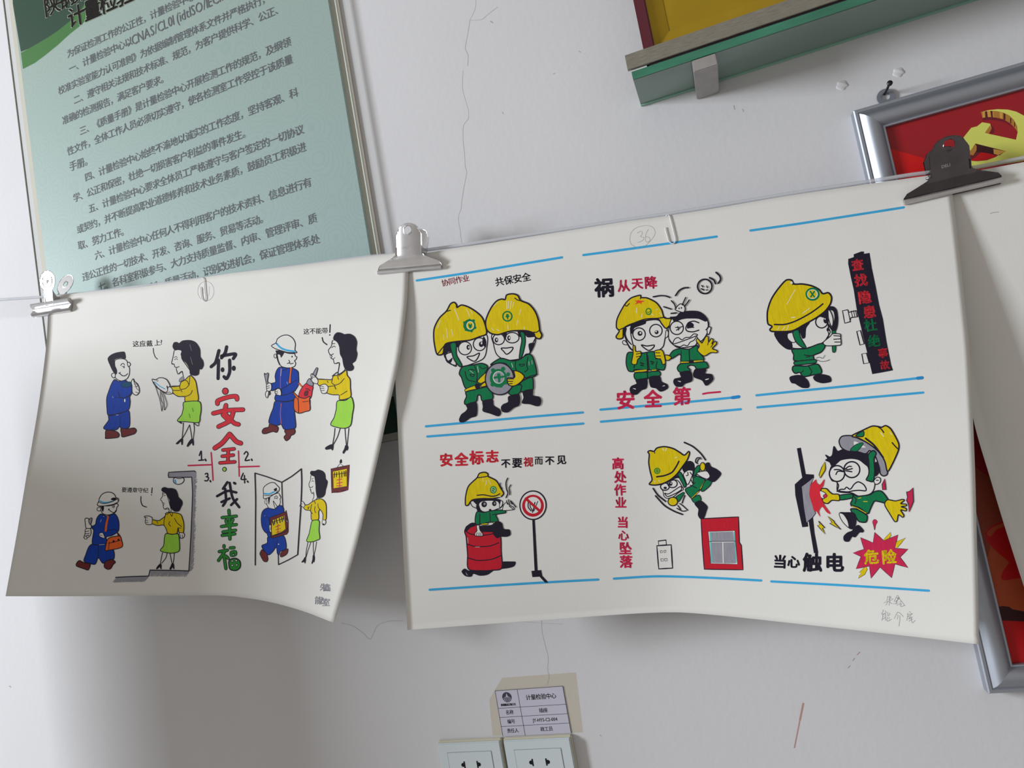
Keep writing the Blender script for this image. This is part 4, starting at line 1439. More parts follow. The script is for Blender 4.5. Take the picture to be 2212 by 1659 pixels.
l P 10 500,860 500,950 445,1040 600,1010 620,960 580,910
l P 10 490,1060 480,1200 450,1310
l P 10 490,1060 600,1040 600,1300
l P 9 500,1130 590,1120
l P 9 480,1250 590,1170
l P 10 680,960 690,1110
l P 9 700,1110 780,1040 740,1000
l P 10 690,1150 650,1270 680,1330 840,1245
l P 8 750,1150 730,1260
l P 9 945,1230 1010,1090 1090,960 1210,1040 1310,1150
l P 9 1080,1060 1090,1150 1060,1250
l P 10 1160,1090 1170,1250 1130,1530
l P 12 1540,940 1600,970
l P 10 1470,990 1480,1130 1440,1300
l P 10 1480,1060 1670,1020 1480,1150
l P 11 1600,1120 1520,1240 1670,1150
l P 10 1520,1330 1670,1230
l P 10 1630,1180 1640,1340 1680,1390 1780,1280
@pencil_number 1340 440 10.05 ;circled pencil number beside the paper clip
l P 4 330,945 230,870 205,750 240,620 350,520 560,472 700,510 755,610 720,720 620,840 480,965 400,950
l P 4 365,640 420,605 470,605 470,670 430,710 510,740 480,800 380,845
l P 4 608,555 570,620 545,700 545,800 590,835 640,800 630,740 580,715 550,730
'''

# ------------------------------------------------------------------ solid helpers
def box(name, x0, x1, y0, y1, z0, z1, mt, parent=None, bev=0.0, seg=2):
    bm = bmesh.new(); bmesh.ops.create_cube(bm, size=1)
    for v in bm.verts:
        v.co = Vector(((x0 + x1) / 2 + v.co.x * (x1 - x0), (y0 + y1) / 2 + v.co.y * (y1 - y0), (z0 + z1) / 2 + v.co.z * (z1 - z0)))
    if bev: bmesh.ops.bevel(bm, geom=bm.edges[:], offset=bev, segments=seg, affect='EDGES')
    off = root_world(parent) if parent is not None else Vector((0, 0, 0))
    bmesh.ops.translate(bm, vec=-off, verts=bm.verts)
    me = bpy.data.meshes.new(name); bm.to_mesh(me); bm.free()
    return link(name, me, parent, [mt])
def tube(name, pts, r, mt, parent=None, n=8, cyc=False):
    pts = [Vector(p) for p in pts]; V = []; F = []; N = len(pts); up = Vector((0.13, 0.9, 0.3)).normalized()
    for i, p in enumerate(pts):
        t = (pts[min(i + 1, N - 1)] - pts[max(i - 1, 0)]).normalized()
        if abs(t.dot(up)) > 0.95: up = Vector((0.9, 0.1, 0.3)).normalized()
        a = t.cross(up).normalized(); b = t.cross(a)
        up = a.cross(t) if a.cross(t).dot(up) > 0 else -a.cross(t)
        for k in range(n):
            an = 2 * math.pi * k / n; V.append(p + a * math.cos(an) * r + b * math.sin(an) * r)
    for i in range(N - 1):
        for k in range(n): F.append((i * n + k, i * n + (k + 1) % n, (i + 1) * n + (k + 1) % n, (i + 1) * n + k))
    F.append(tuple(range(n))[::-1]); F.append(tuple((N - 1) * n + k for k in range(n)))
    return mesh_obj(name, V, F, [mt], parent, smooth=True)
def catmull3(p, k=6):
    p = [Vector(q) for q in p]; out = []
    for i in range(len(p) - 1):
        a = p[max(i - 1, 0)]; b = p[i]; c = p[i + 1]; d = p[min(i + 2, len(p) - 1)]
        for j in range(k):
            t = j / k
            out.append(0.5 * ((2 * b) + (c - a) * t + (2 * a - 5 * b + 4 * c - d) * t * t + (3 * b - a - 3 * c + d) * t ** 3))
    return out + [p[-1]]

M_wall = mat('white_painted_plaster', 'd0cfd2', 0.8, spec=0.2, noise=0.018, scale=5, bump=0.10, bscale=120)
M_chrome = mat('nickel_plated_steel', 'd2d0d1', 0.3, metal=1.0, noise=0.05, scale=80)
M_chromed = mat('dark_reflection_nickel_steel', '6a6468', 0.2, metal=1.0, noise=0.12, scale=60)  # nickel darkened: the dim room's reflection is put into its colour
M_wire = mat('white_coated_wire', 'dcd8da', 0.35, spec=0.5)
M_alu = mat('satin_aluminium', 'b0b4be', 0.55, metal=1.0)
M_rail = mat('brushed_steel_rail', 'a09b90', 0.42, metal=0.8, noise=0.18, scale=40, stretch=((0, 0, 0), (2, 8, 30)))
M_brk = mat('matt_steel_bracket', 'a8a4a2', 0.5, metal=0.5, noise=0.08, scale=60)
M_gold = mat('gold_plaque_face', 'a98a20', 0.45, metal=0.35, noise=0.06, scale=30)
M_maroon = mat('maroon_lacquered_wood', '5a1c2a', 0.35, spec=0.5)
M_black = mat('black_iron', '1c1620', 0.4, spec=0.5)
M_plastic = mat('ivory_white_plastic', 'c9d2d6', 0.35, spec=0.5)
M_plastic2 = mat('yellowed_plastic_side', 'cfcbb8', 0.4, spec=0.5)
M_dark = mat('dark_slot', '0c0a10', 0.8)
M_zinc = mat('zinc_hanging_eye', '8d929e', 0.45, metal=0.7)

def clear_mat(name, tint, gloss_w=0.10, rough=0.03, alpha=0.0):
    """thin clear sheet: lets light through with a tint, mirrors a little"""
    m = bpy.data.materials.new(name); m.use_nodes = True; nt = m.node_tree; nt.nodes.clear()
    out = nt.nodes.new('ShaderNodeOutputMaterial'); tr = nt.nodes.new('ShaderNodeBsdfTransparent'); tr.inputs[0].default_value = tint
    gl = nt.nodes.new('ShaderNodeBsdfGlossy'); gl.inputs['Roughness'].default_value = rough; gl.inputs[0].default_value = (1, 1, 1, 1)
    lw = nt.nodes.new('ShaderNodeLayerWeight'); lw.inputs['Blend'].default_value = 0.5
    pw = nt.nodes.new('ShaderNodeMath'); pw.operation = 'POWER'; pw.inputs[1].default_value = 5; nt.links.new(lw.outputs['Facing'], pw.inputs[0])
    ad = nt.nodes.new('ShaderNodeMath'); ad.operation = 'MULTIPLY_ADD'; ad.inputs[1].default_value = 0.6; ad.inputs[2].default_value = 0.03
    nt.links.new(pw.outputs[0], ad.inputs[0])
    mx = nt.nodes.new('ShaderNodeMixShader'); nt.links.new(ad.outputs[0], mx.inputs[0])
    nt.links.new(tr.outputs[0], mx.inputs[1]); nt.links.new(gl.outputs[0], mx.inputs[2])
    last = mx
    if alpha:
        df = nt.nodes.new('ShaderNodeBsdfDiffuse'); df.inputs[0].default_value = tint
        m2 = nt.nodes.new('ShaderNodeMixShader'); m2.inputs[0].default_value = alpha
        nt.links.new(mx.outputs[0], m2.inputs[1]); nt.links.new(df.outputs[0], m2.inputs[2]); last = m2
    nt.links.new(last.outputs[0], out.inputs[0]); return m
M_acryl = clear_mat('clear_acrylic', (0.94, 0.95, 0.94, 1))
M_tape = clear_mat('old_clear_tape', (0.97, 0.95, 0.91, 1), alpha=0.05)
M_cord = clear_mat('clear_nylon_cord', (0.80, 0.81, 0.84, 1), rough=0.25, alpha=0.45)

# ------------------------------------------------------------------ structure: the wall and its marks
wx0, wx1, wz0, wz1 = -2.4, 1.7, -1.35, 1.6
nx, nz = 82, 59
V = []; F = []
for j in range(nz + 1):
    for i in range(nx + 1): V.append((wx0 + (wx1 - wx0) * i / nx, 0, wz0 + (wz1 - wz0) * j / nz))
for j in range(nz):
    for i in range(nx): a = j * (nx + 1) + i; F.append((a, a + 1, a + nx + 2, a + nx + 1))
b = len(V); V += [(wx0, 0.12, wz0), (wx1, 0.12, wz0), (wx1, 0.12, wz1), (wx0, 0.12, wz1)]
F.append((b + 3, b + 2, b + 1, b))
wall = tag(mesh_obj('wall_back', V, F, [M_wall]), kind='structure')
M_floor = mat('pale_floor_tile', 'a8a49c', 0.4)
fl = tag(box('floor', wx0, wx1, -3.4, 0.0, wz0 - 0.06, wz0, M_floor), kind='structure')
INK['x'] = mat('hairline_crack', 'b1aeb0', 0.9); INK['X'] = mat('old_pencil_smear', 'b78d88', 0.9); INK['z'] = mat('grey_scuff', 'a9a7a9', 0.9)
M_cab = mat('shade_screen_fabric', 'b4b6b4', 0.8)
M_post = mat('shade_screen_frame', '8c8f92', 0.4, metal=0.5)
scr = thing('added_shade_screen', (-1.425, -0.42, wz0), 'added unseen grey screen, edge-on to the wall, casting the lower left shade', 'screen')  # unseen screen added to shade the lower left wall and sheet
sy0, sy1, sz1 = -0.545, -0.27, 0.30
box('shade_panel', -1.434, -1.416, sy0 + .015, sy1 - .015, wz0 + .12, sz1 - .02, M_cab, scr)
for y in (sy0, sy1 - .018): box('upright', -1.437, -1.413, y, y + .018, wz0 + .03, sz1, M_post, scr, 0.003)
for z in (wz0 + .10, sz1 - .022): box('cross_rail', -1.437, -1.413, sy0 + .018, sy1 - .018, z, z + .022, M_post, scr, 0.003)
for y in (sy0, sy1 - .018): box('foot', -1.56, -1.30, y - .005, y + .023, wz0, wz0 + .03, M_post, scr, 0.004)
def wall_mark(name, text, label=None):
    Draw.order = 0
    d = Draw(flat(0.0), 0.0001)
    for ln in text.strip().split('\n'):
        f = ln.split(); p = [tuple(map(float, q.split(','))) for q in f[2:]]
        Draw.order += 1; d.ribbon(smooth_pts(p, False, 3), float(f[1]) * (.75 if f[0] == 'x' else 1), f[0])
    return d.build(name, wall, label)
wall_mark('wall_crack', """
x 0.9 1028,0 1026,20 1015,44
x 1.5 1015,44 1010,75 1005,104 1011,120 1010,142
x 0.8 1000,152 999,190 1005,215 1012,240 1012,256
x 1.1 1012,256 1001,272 1000,300 1003,330 1005,360 1008,372 1003,400 998,430 996,450
x 0.7 996,450 990,470 994,500 997,525
x 1.2 1015,44 1040,42 1055,30 1075,15""", 'long thin crack running down the plaster above the paper')
wall_mark('wall_crack', """
x 1.2 1170,1340 1171,1365 1178,1395 1184,1420 1183,1445 1186,1462 1182,1480
x 0.8 1090,1345 1130,1343 1170,1346 1215,1348""")
wall_mark('wall_crack', """
x 1.3 738,1346 762,1352 785,1368 800,1380 815,1352 840,1342 872,1341""")
wall_mark('red_smear', """
X 4 1735,1520 1732,1535 1728,1555
X 2.5 1728,1555 1722,1585 1716,1615
X 1.6 1857,1409 1852,1414
X 1.2 1846,1422 1842,1427
X 1.2 1836,1438 1832,1443""", 'faint reddish streaks rubbed onto the plaster')
wall_mark('scuff_mark', """
z 1.4 1195,160 1199,158
z 1.2 1250,110 1254,113
z 2.4 1060,46 1064,49
z 1.4 1296,1588 1298,1590
z 1.2 1085,242 1087,246
z 1.6 1585,228 1587,236
z 1.3 1604,236 1606,241
z 2 20,1482 23,1484""")
for (px, py, r) in ((1819, 184, 0.0058), (1941, 156, 0.0055)):
    c = W3(px, py); bm = bmesh.new(); bmesh.ops.create_icosphere(bm, subdivisions=4, radius=1)
    rnd = random.Random(px)
    for v in bm.verts:
        v.co = Vector((v.co.x * r, v.co.y * r * 0.22, v.co.z * r * 0.95)) * (1 + 0.10 * math.sin(v.co.x * 4 + v.co.z * 5))
    bmesh.ops.translate(bm, vec=c, verts=bm.verts)
    me = bpy.data.meshes.new('plaster_lump'); bm.to_mesh(me); bm.free(); me.polygons.foreach_set('use_smooth', [True] * len(me.polygons))
    link('plaster_lump', me, wall, [M_wall])

# ------------------------------------------------------------------ the printed notice board on the left
AO = 0.0125
bx0 = (W3(10, 0, AO).x + W3(95, 749, AO).x) / 2; bx1 = (W3(722, 0, AO).x + W3(816.5, 549, AO).x) / 2; bz0 = W3(840, 950, AO).z; bz1 = 0.937
PO = 0.0090
px0 = W3(27, 0, PO).x; px1 = W3(800, 551, PO).x; pz0 = W3(845, 936, PO).z; pz1 = 0.925
notice = thing('notice_board', ((bx0 + bx1) / 2, 0, bz0), 'pale blue-green printed notice of black Chinese text behind the left sheet', 'notice')
M_back = mat('cream_backing_board', 'cdc6bb', 0.7, noise=0.02, scale=10)
def print_mat():
    m = bpy.data.materials.new('pale_teal_swirl_print'); m.use_nodes = True; nt = m.node_tree; b = nt.nodes['Principled BSDF']
    b.inputs['Roughness'].default_value = 0.5
    g = nt.nodes.new('ShaderNodeNewGeometry'); vo = nt.nodes.new('ShaderNodeTexVoronoi'); vo.inputs['Scale'].default_value = 24
    cx = nt.nodes.new('ShaderNodeVectorMath'); cx.operation = 'MULTIPLY'; cx.inputs[1].default_value = (1, 0, 1)
    nt.links.new(g.outputs['Position'], cx.inputs[0]); nt.links.new(cx.outputs[0], vo.inputs['Vector'])
    mu = nt.nodes.new('ShaderNodeMath'); mu.operation = 'MULTIPLY'; mu.inputs[1].default_value = 52; nt.links.new(vo.outputs['Distance'], mu.inputs[0])
    si = nt.nodes.new('ShaderNodeMath'); si.operation = 'SINE'; nt.links.new(mu.outputs[0], si.inputs[0])
    rp = nt.nodes.new('ShaderNodeMapRange'); rp.inputs[1].default_value = 0.2; rp.inputs[2].default_value = 0.9
    nt.links.new(si.outputs[0], rp.inputs[0])
    sx = nt.nodes.new('ShaderNodeSeparateXYZ'); nt.links.new(g.outputs['Position'], sx.inputs[0])
    gz = nt.nodes.new('ShaderNodeMapRange'); gz.inputs[1].default_value = 0.85; gz.inputs[2].default_value = 0.25; nt.links.new(sx.outputs['Z'], gz.inputs[0])
    base = nt.nodes.new('ShaderNodeMix'); base.data_type = 'RGBA'; base.inputs['A'].default_value = lin('b0bfb9'); base.inputs['B'].default_value = lin('adc4c7')
    nt.links.new(gz.outputs[0], base.inputs['Factor'])
    mx = nt.nodes.new('ShaderNodeMix'); mx.data_type = 'RGBA'; mx.inputs['B'].default_value = lin('9fb8b6')
    sc_ = nt.nodes.new('ShaderNodeMath'); sc_.operation = 'MULTIPLY'; sc_.inputs[1].default_value = 0.32
    nt.links.new(rp.outputs[0], sc_.inputs[0]); nt.links.new(sc_.outputs[0], mx.inputs['Factor'])
    nt.links.new(base.outputs['Result'], mx.inputs['A']); nt.links.new(mx.outputs['Result'], b.inputs['Base Color'])
    return m
M_print = print_mat()
box('backing_board', bx0, bx1, -0.0030, -0.0004, bz0, bz1, M_back, notice)
box('printed_sheet', px0, px1, -PO, -0.0030, pz0, pz1, M_print, notice)
box('acrylic_panel', bx0 + 0.0005, bx1 - 0.0005, -0.0125, -0.0100, bz0 - 0.001, bz1 + 0.001, M_acryl, notice)
M_edge = mat('frosted_acrylic_edge', 'd6dcd4', 0.4)
for nm, a in (('panel_edge', (bx1 - 0.0008, bx1 + 0.0004, bz0, bz1)), ('panel_edge', (bx0, bx1, bz0 - 0.0024, bz0 - 0.001)), ('panel_edge', (bx0 - 0.0006, bx0 + 0.0003, bz0, bz1))):
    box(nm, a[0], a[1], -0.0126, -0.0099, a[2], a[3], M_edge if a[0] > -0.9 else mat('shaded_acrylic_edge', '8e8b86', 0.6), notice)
INK['1'] = mat('dark_green_print', '0f4430', 0.55); INK['2'] = mat('mid_green_print', '3f7f38', 0.55); INK['3'] = mat('white_halo_print', 'c9d0bb', 0.6)
INK['4'] = mat('charcoal_print', '6c6a78', 0.6)
Draw.order = 0; dsw = Draw(flat(PO), 0.0001)
def clipx(p): return p
dsw.fill([(27.5, -10), (27.5, 8), (45, 112), (62, 105), (81, 94), (105, 80), (124, 67), (153, 44), (175, 22), (192, -10)], '1')
Draw.order += 1
dsw.fill([(45, 114), (49.5, 149), (75, 136), (98, 119), (125, 97), (150, 74), (169, 59), (190, 40), (212, 16), (228, -10), (192, -10), (175, 22), (153, 44), (124, 67), (105, 80), (81, 94), (62, 105)], '2')
dsw.build('green_swoosh', notice, 'dark green and leaf green curved corner band')
c0 = W3(846, 857, PO)
box('green_band', px0, px1, -PO - .0004, -PO - .00005, pz0, c0.z, INK['1'], notice)

def thick(V, F, r):
    if r <= 0: return V, F
    n = len(V); k = 4
    return (np.concatenate([V + np.array([math.cos(q * math.pi / 2 + .6), math.sin(q * math.pi / 2 + .6)]) * r for q in range(k)]),
            [tuple(i + n * q for i in f) for q in range(k) for f in F])
def row_text(rows, offs, parent, name='lettering', bold=0.0, ink='4', k=0.94):
    for (text, i0, p0, i1, p1) in rows:
        A = W3(*p0, offs); B = W3(*p1, offs); step = (B - A) / (i1 - i0)
        V = []; F = []; ctr, s = em_metrics(); h = step.length * k; pos = 0.0
        for q, ch in enumerate(text):
            if ch == ' ': continue
            gv, gf, lo, hi = glyph(ch, bold / 100)
            if not len(gv): continue
            gv, gf = thick(gv, gf, bold / 100)
            cc = A + step * (q - i0)
            if cc.z > 0.96 or cc.x > px1 - 0.01: continue
            b = len(V); u = step.normalized()
            for g in gv:
                V.append((cc.x + (g[0] - ctr[0]) / s * h, cc.y - 0.0002, cc.z + (g[1] - ctr[1]) / s * h + (g[0] - ctr[0]) / s * h * u.z))
            F += [tuple(t + b for t in f) for f in gf]
        if V: mesh_obj(name, V, F, [INK[ink]], parent)
rows = [
 ("为保证检测工作的公正性，计量检验中心", 0, (152, 114.6), 16, (395.5, 1.6)),
 ("一、计量检验中心以", 0, (156, 146.5), 8, (277.3, 91)),
 ("校准实验室能力认可准则》为依据编制管理体系文件并严格执行，", 0, (132.8, 194.3), 23, (487.3, 35.8)),
 ("二、遵守相关法规和技术标准、规范，为客户提供科学、公正、", 0, (166, 214.8), 26, (584.3, 27.7)),
 ("准确的检测报告，满足客户要求。", 0, (141.6, 258.8), 13, (338.5, 175.8)),
 ("三、《质量手册》是计量检验中心开展检测工作的规范，及纲领", 0, (179, 281.6), 27, (618.5, 92.8)),
 ("性文件，全体工作人员必须切实遵守，使各检测室工作受控于该质量", 0, (152.3, 325.5), 29, (622.4, 130.2)),
 ("手册。", 0, (157.5, 358.3), 1, (173.8, 352.5)),
 ("四、计量检验中心始终不渝地以诚实的工作态度，坚持客观、科", 0, (190.5, 381.6), 27, (633.8, 201.8)),
 ("学、公正和保密，杜绝一切损害客户利益的事件发生。", 0, (165.2, 426.4), 22, (514.3, 293)),
 ("五、计量检验中心要求全体员工严格遵守与客户签定的一切协议", 0, (198.3, 449.7), 27, (646.2, 281.6)),
 ("或契约，并不断提高职业道德修养和技术业务素质，鼓励员工积极进", 0, (173, 494.4), 29, (651.2, 319.4)),
 ("取、努力工作。", 0, (175.7, 529.4), 5, (252.7, 504)),
 ("六、计量检验中心任何人不得利用客户的技术资料、信息进行有", 0, (211.9, 550.8), 27, (662.9, 395.3)),
 ("违公正性的一切技术、开发、咨询、服务、贸易等活动。", 0, (184.7, 597.4), 23, (552, 476.9)),
 ("七、各科室积极参与、大力支持质量监督、内审、管理评审、质", 0, (219.7, 618.8), 27, (674.6, 473)),
 ("量控制、质量活动，识别改进机会，保证管理体系处", 9, (447, 585.8), 22, (680.4, 517.7)),
]
row_text(rows, PO + .0003, notice)
def latin(text, p0, p1, hpx_m, offs, parent, ink='4'):
    A = W3(*p0, offs); B = W3(*p1, offs); gs = [glyph(c, 0.004) for c in text]; ctr, s = em_metrics()
    adv = [(g[3][0] - g[2][0] + 0.09) if len(g[0]) else 0.25 for g in gs]; tot = sum(adv)
    sc_ = (B.x - A.x) / tot; V = []; F = []; x = 0
    for g, a in zip(gs, adv):
        if len(g[0]):
            b = len(V)
            for q in g[0]:
                X = A.x + (x + q[0] - g[2][0]) * sc_; V.append((X, A.y - 0.0002, A.z + (B.z - A.z) * (x / tot) + q[1] * hpx_m))
            F += [tuple(t + b for t in f) for f in g[1]]
        x += a
    mesh_obj('lettering', V, F, [INK[ink]], parent)
latin("CNAS/CL01 (idtISO/IEC17025", (286, 98), (520, -18), 0.0225, PO + .0003, notice)
# heading: halo then dark letters
for ink, bold, up in (('3', 4.5, 0.0), ('K', 1.5, 0.0003)):
    row_text([("陕钢集团", 0, (112, 12), 1, (143, -3)), ("计量检验中心", 0, (165, 35), 1, (199, 20))], PO + .0003 + up, notice, 'heading', bold, ink, 0.98)

# ------------------------------------------------------------------ drawing sheets
def coons(top, bottom, left, right, nu, nv):
    def samp(p, n):
        p = smooth_pts(p, False, 6); p = np.array(p); L = np.r_[0, np.cumsum(np.hypot(*(p[1:] - p[:-1]).T))]; t = np.linspace(0, L[-1], n + 1)
        return np.stack([np.interp(t, L, p[:, 0]), np.interp(t, L, p[:, 1])], 1)
    T, B_, L_, R_ = samp(top, nu), samp(bottom, nu), samp(left, nv), samp(right, nv)
    G = np.zeros((nv + 1, nu + 1, 2))
    for j in range(nv + 1):
        v = j / nv
        for i in range(nu + 1):
            u = i / nu
            G[j, i] = (1 - v) * T[i] + v * B_[i] + (1 - u) * L_[j] + u * R_[j] - ((1 - u) * (1 - v) * T[0] + u * (1 - v) * T[-1] + (1 - u) * v * B_[0] + u * v * B_[-1])
    return G
def sheet(name, G, surf, label, cat, group=None, th=0.0004):
    nv, nu = G.shape[0] - 1, G.shape[1] - 1
    off = surf(G[..., 0], G[..., 1]); A = unproj(G[..., 0], G[..., 1], off).reshape(-1, 3); Bk = A.copy(); Bk[:, 1] += th
    n = len(A); V = np.concatenate([A, Bk]); c = A.mean(0); F = []
    idx = lambda j, i: j * (nu + 1) + i
    for j in range(nv):
        for i in range(nu):
            q = (idx(j, i), idx(j + 1, i), idx(j + 1, i + 1), idx(j, i + 1)); F.append(q); F.append(tuple(k + n for k in q[::-1]))
    for j in range(nv):
        for i in (0, nu): F.append((idx(j, i), idx(j + 1, i), idx(j + 1, i) + n, idx(j, i) + n))
    for i in range(nu):
        for j in (0, nv): F.append((idx(j, i), idx(j, i + 1), idx(j, i + 1) + n, idx(j, i) + n))
    o = mesh_obj(name, (V - c).tolist(), F, [M_paper], smooth=False); o.location = Vector(c)
    o.data.polygons.foreach_set('use_smooth', [k < 2 * nu * nv for k in range(len(F))])
    return tag(o, label, cat, group)
GL = coons([(104, 641), (149, 635), (300, 620), (424, 602), (500, 590), (640, 574), (780, 556), (884, 544)],
           [(12, 1288), (150, 1288), (320, 1287), (450, 1286), (500, 1288), (560, 1296), (610, 1307), (660, 1322), (722, 1346)],
           [(104, 641), (103, 690), (99, 754), (84, 870), (58, 1024), (36, 1155), (12, 1288)],
           [(884, 544), (882, 588), (878, 659), (865.5, 758), (853, 822), (828, 936), (806, 1034), (769, 1183), (722, 1346)], 60, 50)
left_sheet = sheet('drawing_sheet', GL, sheet_left, 'white sheet of four blue-overall worker cartoons around a vertical slogan, below the printed notice', 'drawing', 'drawing sheets clipped to the cord')
GR = coons([(843, 557), (915, 547), (1080, 521.5), (1340, 480), (1440, 466), (1560, 447), (1700, 423), (1878, 397), (2056, 372)],
           [(880, 1361), (1000, 1352), (1150, 1341), (1300, 1330), (1400, 1324), (1470, 1323), (1560, 1330), (1700, 1345), (1900, 1367), (2115, 1392)],
           [(843, 557), (848, 700), (854, 822), (860.5, 955), (868, 1128), (880, 1361)],
           [(2056, 372), (2057.5, 419), (2064.4, 474), (2075, 568), (2085, 662), (2094, 756), (2101.5, 900), (2106, 1006), (2109, 1115), (2113, 1285), (2115, 1392)], 90, 56)
right_sheet = sheet('drawing_sheet', GR, sheet_right, 'large white sheet of six yellow-helmet safety cartoons between blue ruled lines', 'drawing', 'drawing sheets clipped to the cord')
GF = coons([(2008, 386), (2098, 371), (2212, 350), (2420, 312), (2640, 270), (2900, 222)],
           [(2270, 1440), (2500, 1440), (2750, 1440), (3050, 1440), (3400, 1440)],
           [(2008, 386), (2050, 640), (2104, 912), (2138, 1029.5), (2167, 1126), (2212, 1267), (2270, 1440)],
           [(2900, 222), (2980, 560), (3150, 1000), (3400, 1440)], 40, 46)
far_sheet = sheet('drawing_sheet', GF, sheet_far, 'plain white sheet tucked behind the six-cartoon sheet, covering the red framed picture', 'drawing', 'drawing sheets clipped to the cord')
dd = Draw(sheet_far, 0.0001); dd.ribbon([(2139, 461), (2149, 458.5), (2158, 458)], 0.9, 'P'); dd.build('pen_stroke', far_sheet)

Draw.order = 0; run_dsl(DSL_LEFT, sheet_left, left_sheet)
Draw.order = 0; run_dsl(DSL_RIGHT, sheet_right, right_sheet)

# ------------------------------------------------------------------ cord behind the sheets
cp = [(-260, 662, .056), (-60, 652, .055), (0, 647.5, .054), (98, 641, .046), (200, 631, .0445), (424, 603, .0445), (640, 575, .0445), (780, 556, .0445), (860, 549, .0445), (915, 541, .0435),
      (1000, 529, .0435), (1080, 517, .0435), (1340, 477, .0435), (1440, 462.5, .0435), (1560, 443, .0435), (1700, 419.5, .0435), (1878, 392, .0435), (1980, 376, .0435), (2098, 363, .0425), (2212, 341, .0425), (2420, 303, .0425), (2900, 212, .0425)]
cord = tube('cord', catmull3([W3(*p) for p in cp], 8), 0.0021, M_cord, n=10)
own_origin(cord)
tag(cord, 'clear nylon cord stretched across the wall behind the clipped sheets', 'cord')

# ------------------------------------------------------------------ bulldog clips
def clip_frame(jl, jr, off, top, lean):
    A = W3(*jl, off); B = W3(*jr, off); O = (A + B) / 2; T = W3(*top, off + lean); Z = T - O; H = Vector((Z.x, 0, Z.z)).length
    X = (B - A); Wd = X.length; X.normalize(); Z = Vector((Z.x, 0, Z.z)).normalized(); Y = Vector((0, -1, 0))
    return O, X, Y, Z, Wd, H
def plate(name, outline, holes, yf, th, fr, mt, parent, step=0.002):
    O, X, Y, Z = fr[:4]
    V2 = [Vector(p) for p in outline]; faces = [list(range(len(outline)))]; n0 = len(outline); hl = []
    hp = []
    for (cx, cz, r) in holes:
        k = 16; st = len(V2)
        V2 += [Vector((cx + r * math.cos(2 * math.pi * i / k), cz + r * math.sin(2 * math.pi * i / k))) for i in range(k)]
        hp.append((cx, cz, r)); hl.append([(st + i, st + (i + 1) % k) for i in range(k)])
    A = np.array([tuple(v) for v in V2[:n0]]); lo = A.min(0); hi = A.max(0)
    for x in np.arange(lo[0] + step / 2, hi[0], step):
        for z in np.arange(lo[1] + step / 2, hi[1], step):
            ins = False; j = n0 - 1
            for i in range(n0):
                if (A[i, 1] > z) != (A[j, 1] > z) and x < (A[j, 0] - A[i, 0]) * (z - A[i, 1]) / (A[j, 1] - A[i, 1]) + A[i, 0]: ins = not ins
                j = i
            if ins and np.min(np.hypot(A[:, 0] - x, A[:, 1] - z)) > step * 0.35 and all(math.hypot(x - c[0], z - c[1]) > c[2] + step * 0.35 for c in hp): V2.append(Vector((x, z)))
    r = delaunay_2d_cdt(V2, [e for h in hl for e in h], faces, 1, 1e-7)
    P2 = [tuple(v) for v in r[0]]; F2 = [tuple(f) for f in r[2]]
    def inh(f):
        c = np.mean([P2[i] for i in f], 0); return any(math.hypot(c[0] - h[0], c[1] - h[1]) < h[2] * 0.97 for h in hp)
    F2 = [f for f in F2 if not inh(f)]
    n = len(P2); V = []
    for dz in (0, -th):
        for (x, z) in P2: V.append(O + X * x + Z * z + Y * (yf(x, z) + dz))
    F = list(F2) + [tuple(i + n for i in f[::-1]) for f in F2]; ed = {}
    for f in F2:
        for i in range(len(f)):
            e = (f[i], f[(i + 1) % len(f)]); ed[frozenset(e)] = None if frozenset(e) in ed else e
    for e in ed.values():
        if e: F.append((e[0], e[1], e[1] + n, e[0] + n))
    o = mesh_obj(name, V, F, [mt], parent, smooth=False)
    o.data.polygons.foreach_set('use_smooth', [k < 2 * len(F2) for k in range(len(F))])
    return o
def sweep_x(name, prof, w0, w1, fr, mt, parent):
    O, X, Y, Z = fr[:4]; V = []; n = len(prof)
    for x in (w0, w1):
        for (y, z) in prof: V.append(O + X * x + Y * y + Z * z)
    F = [(i, (i + 1) % n, (i + 1) % n + n, i + n) for i in range(n)] + [tuple(range(n))[::-1], tuple(range(n, 2 * n))]
    return mesh_obj(name, V, F, [mt], parent)
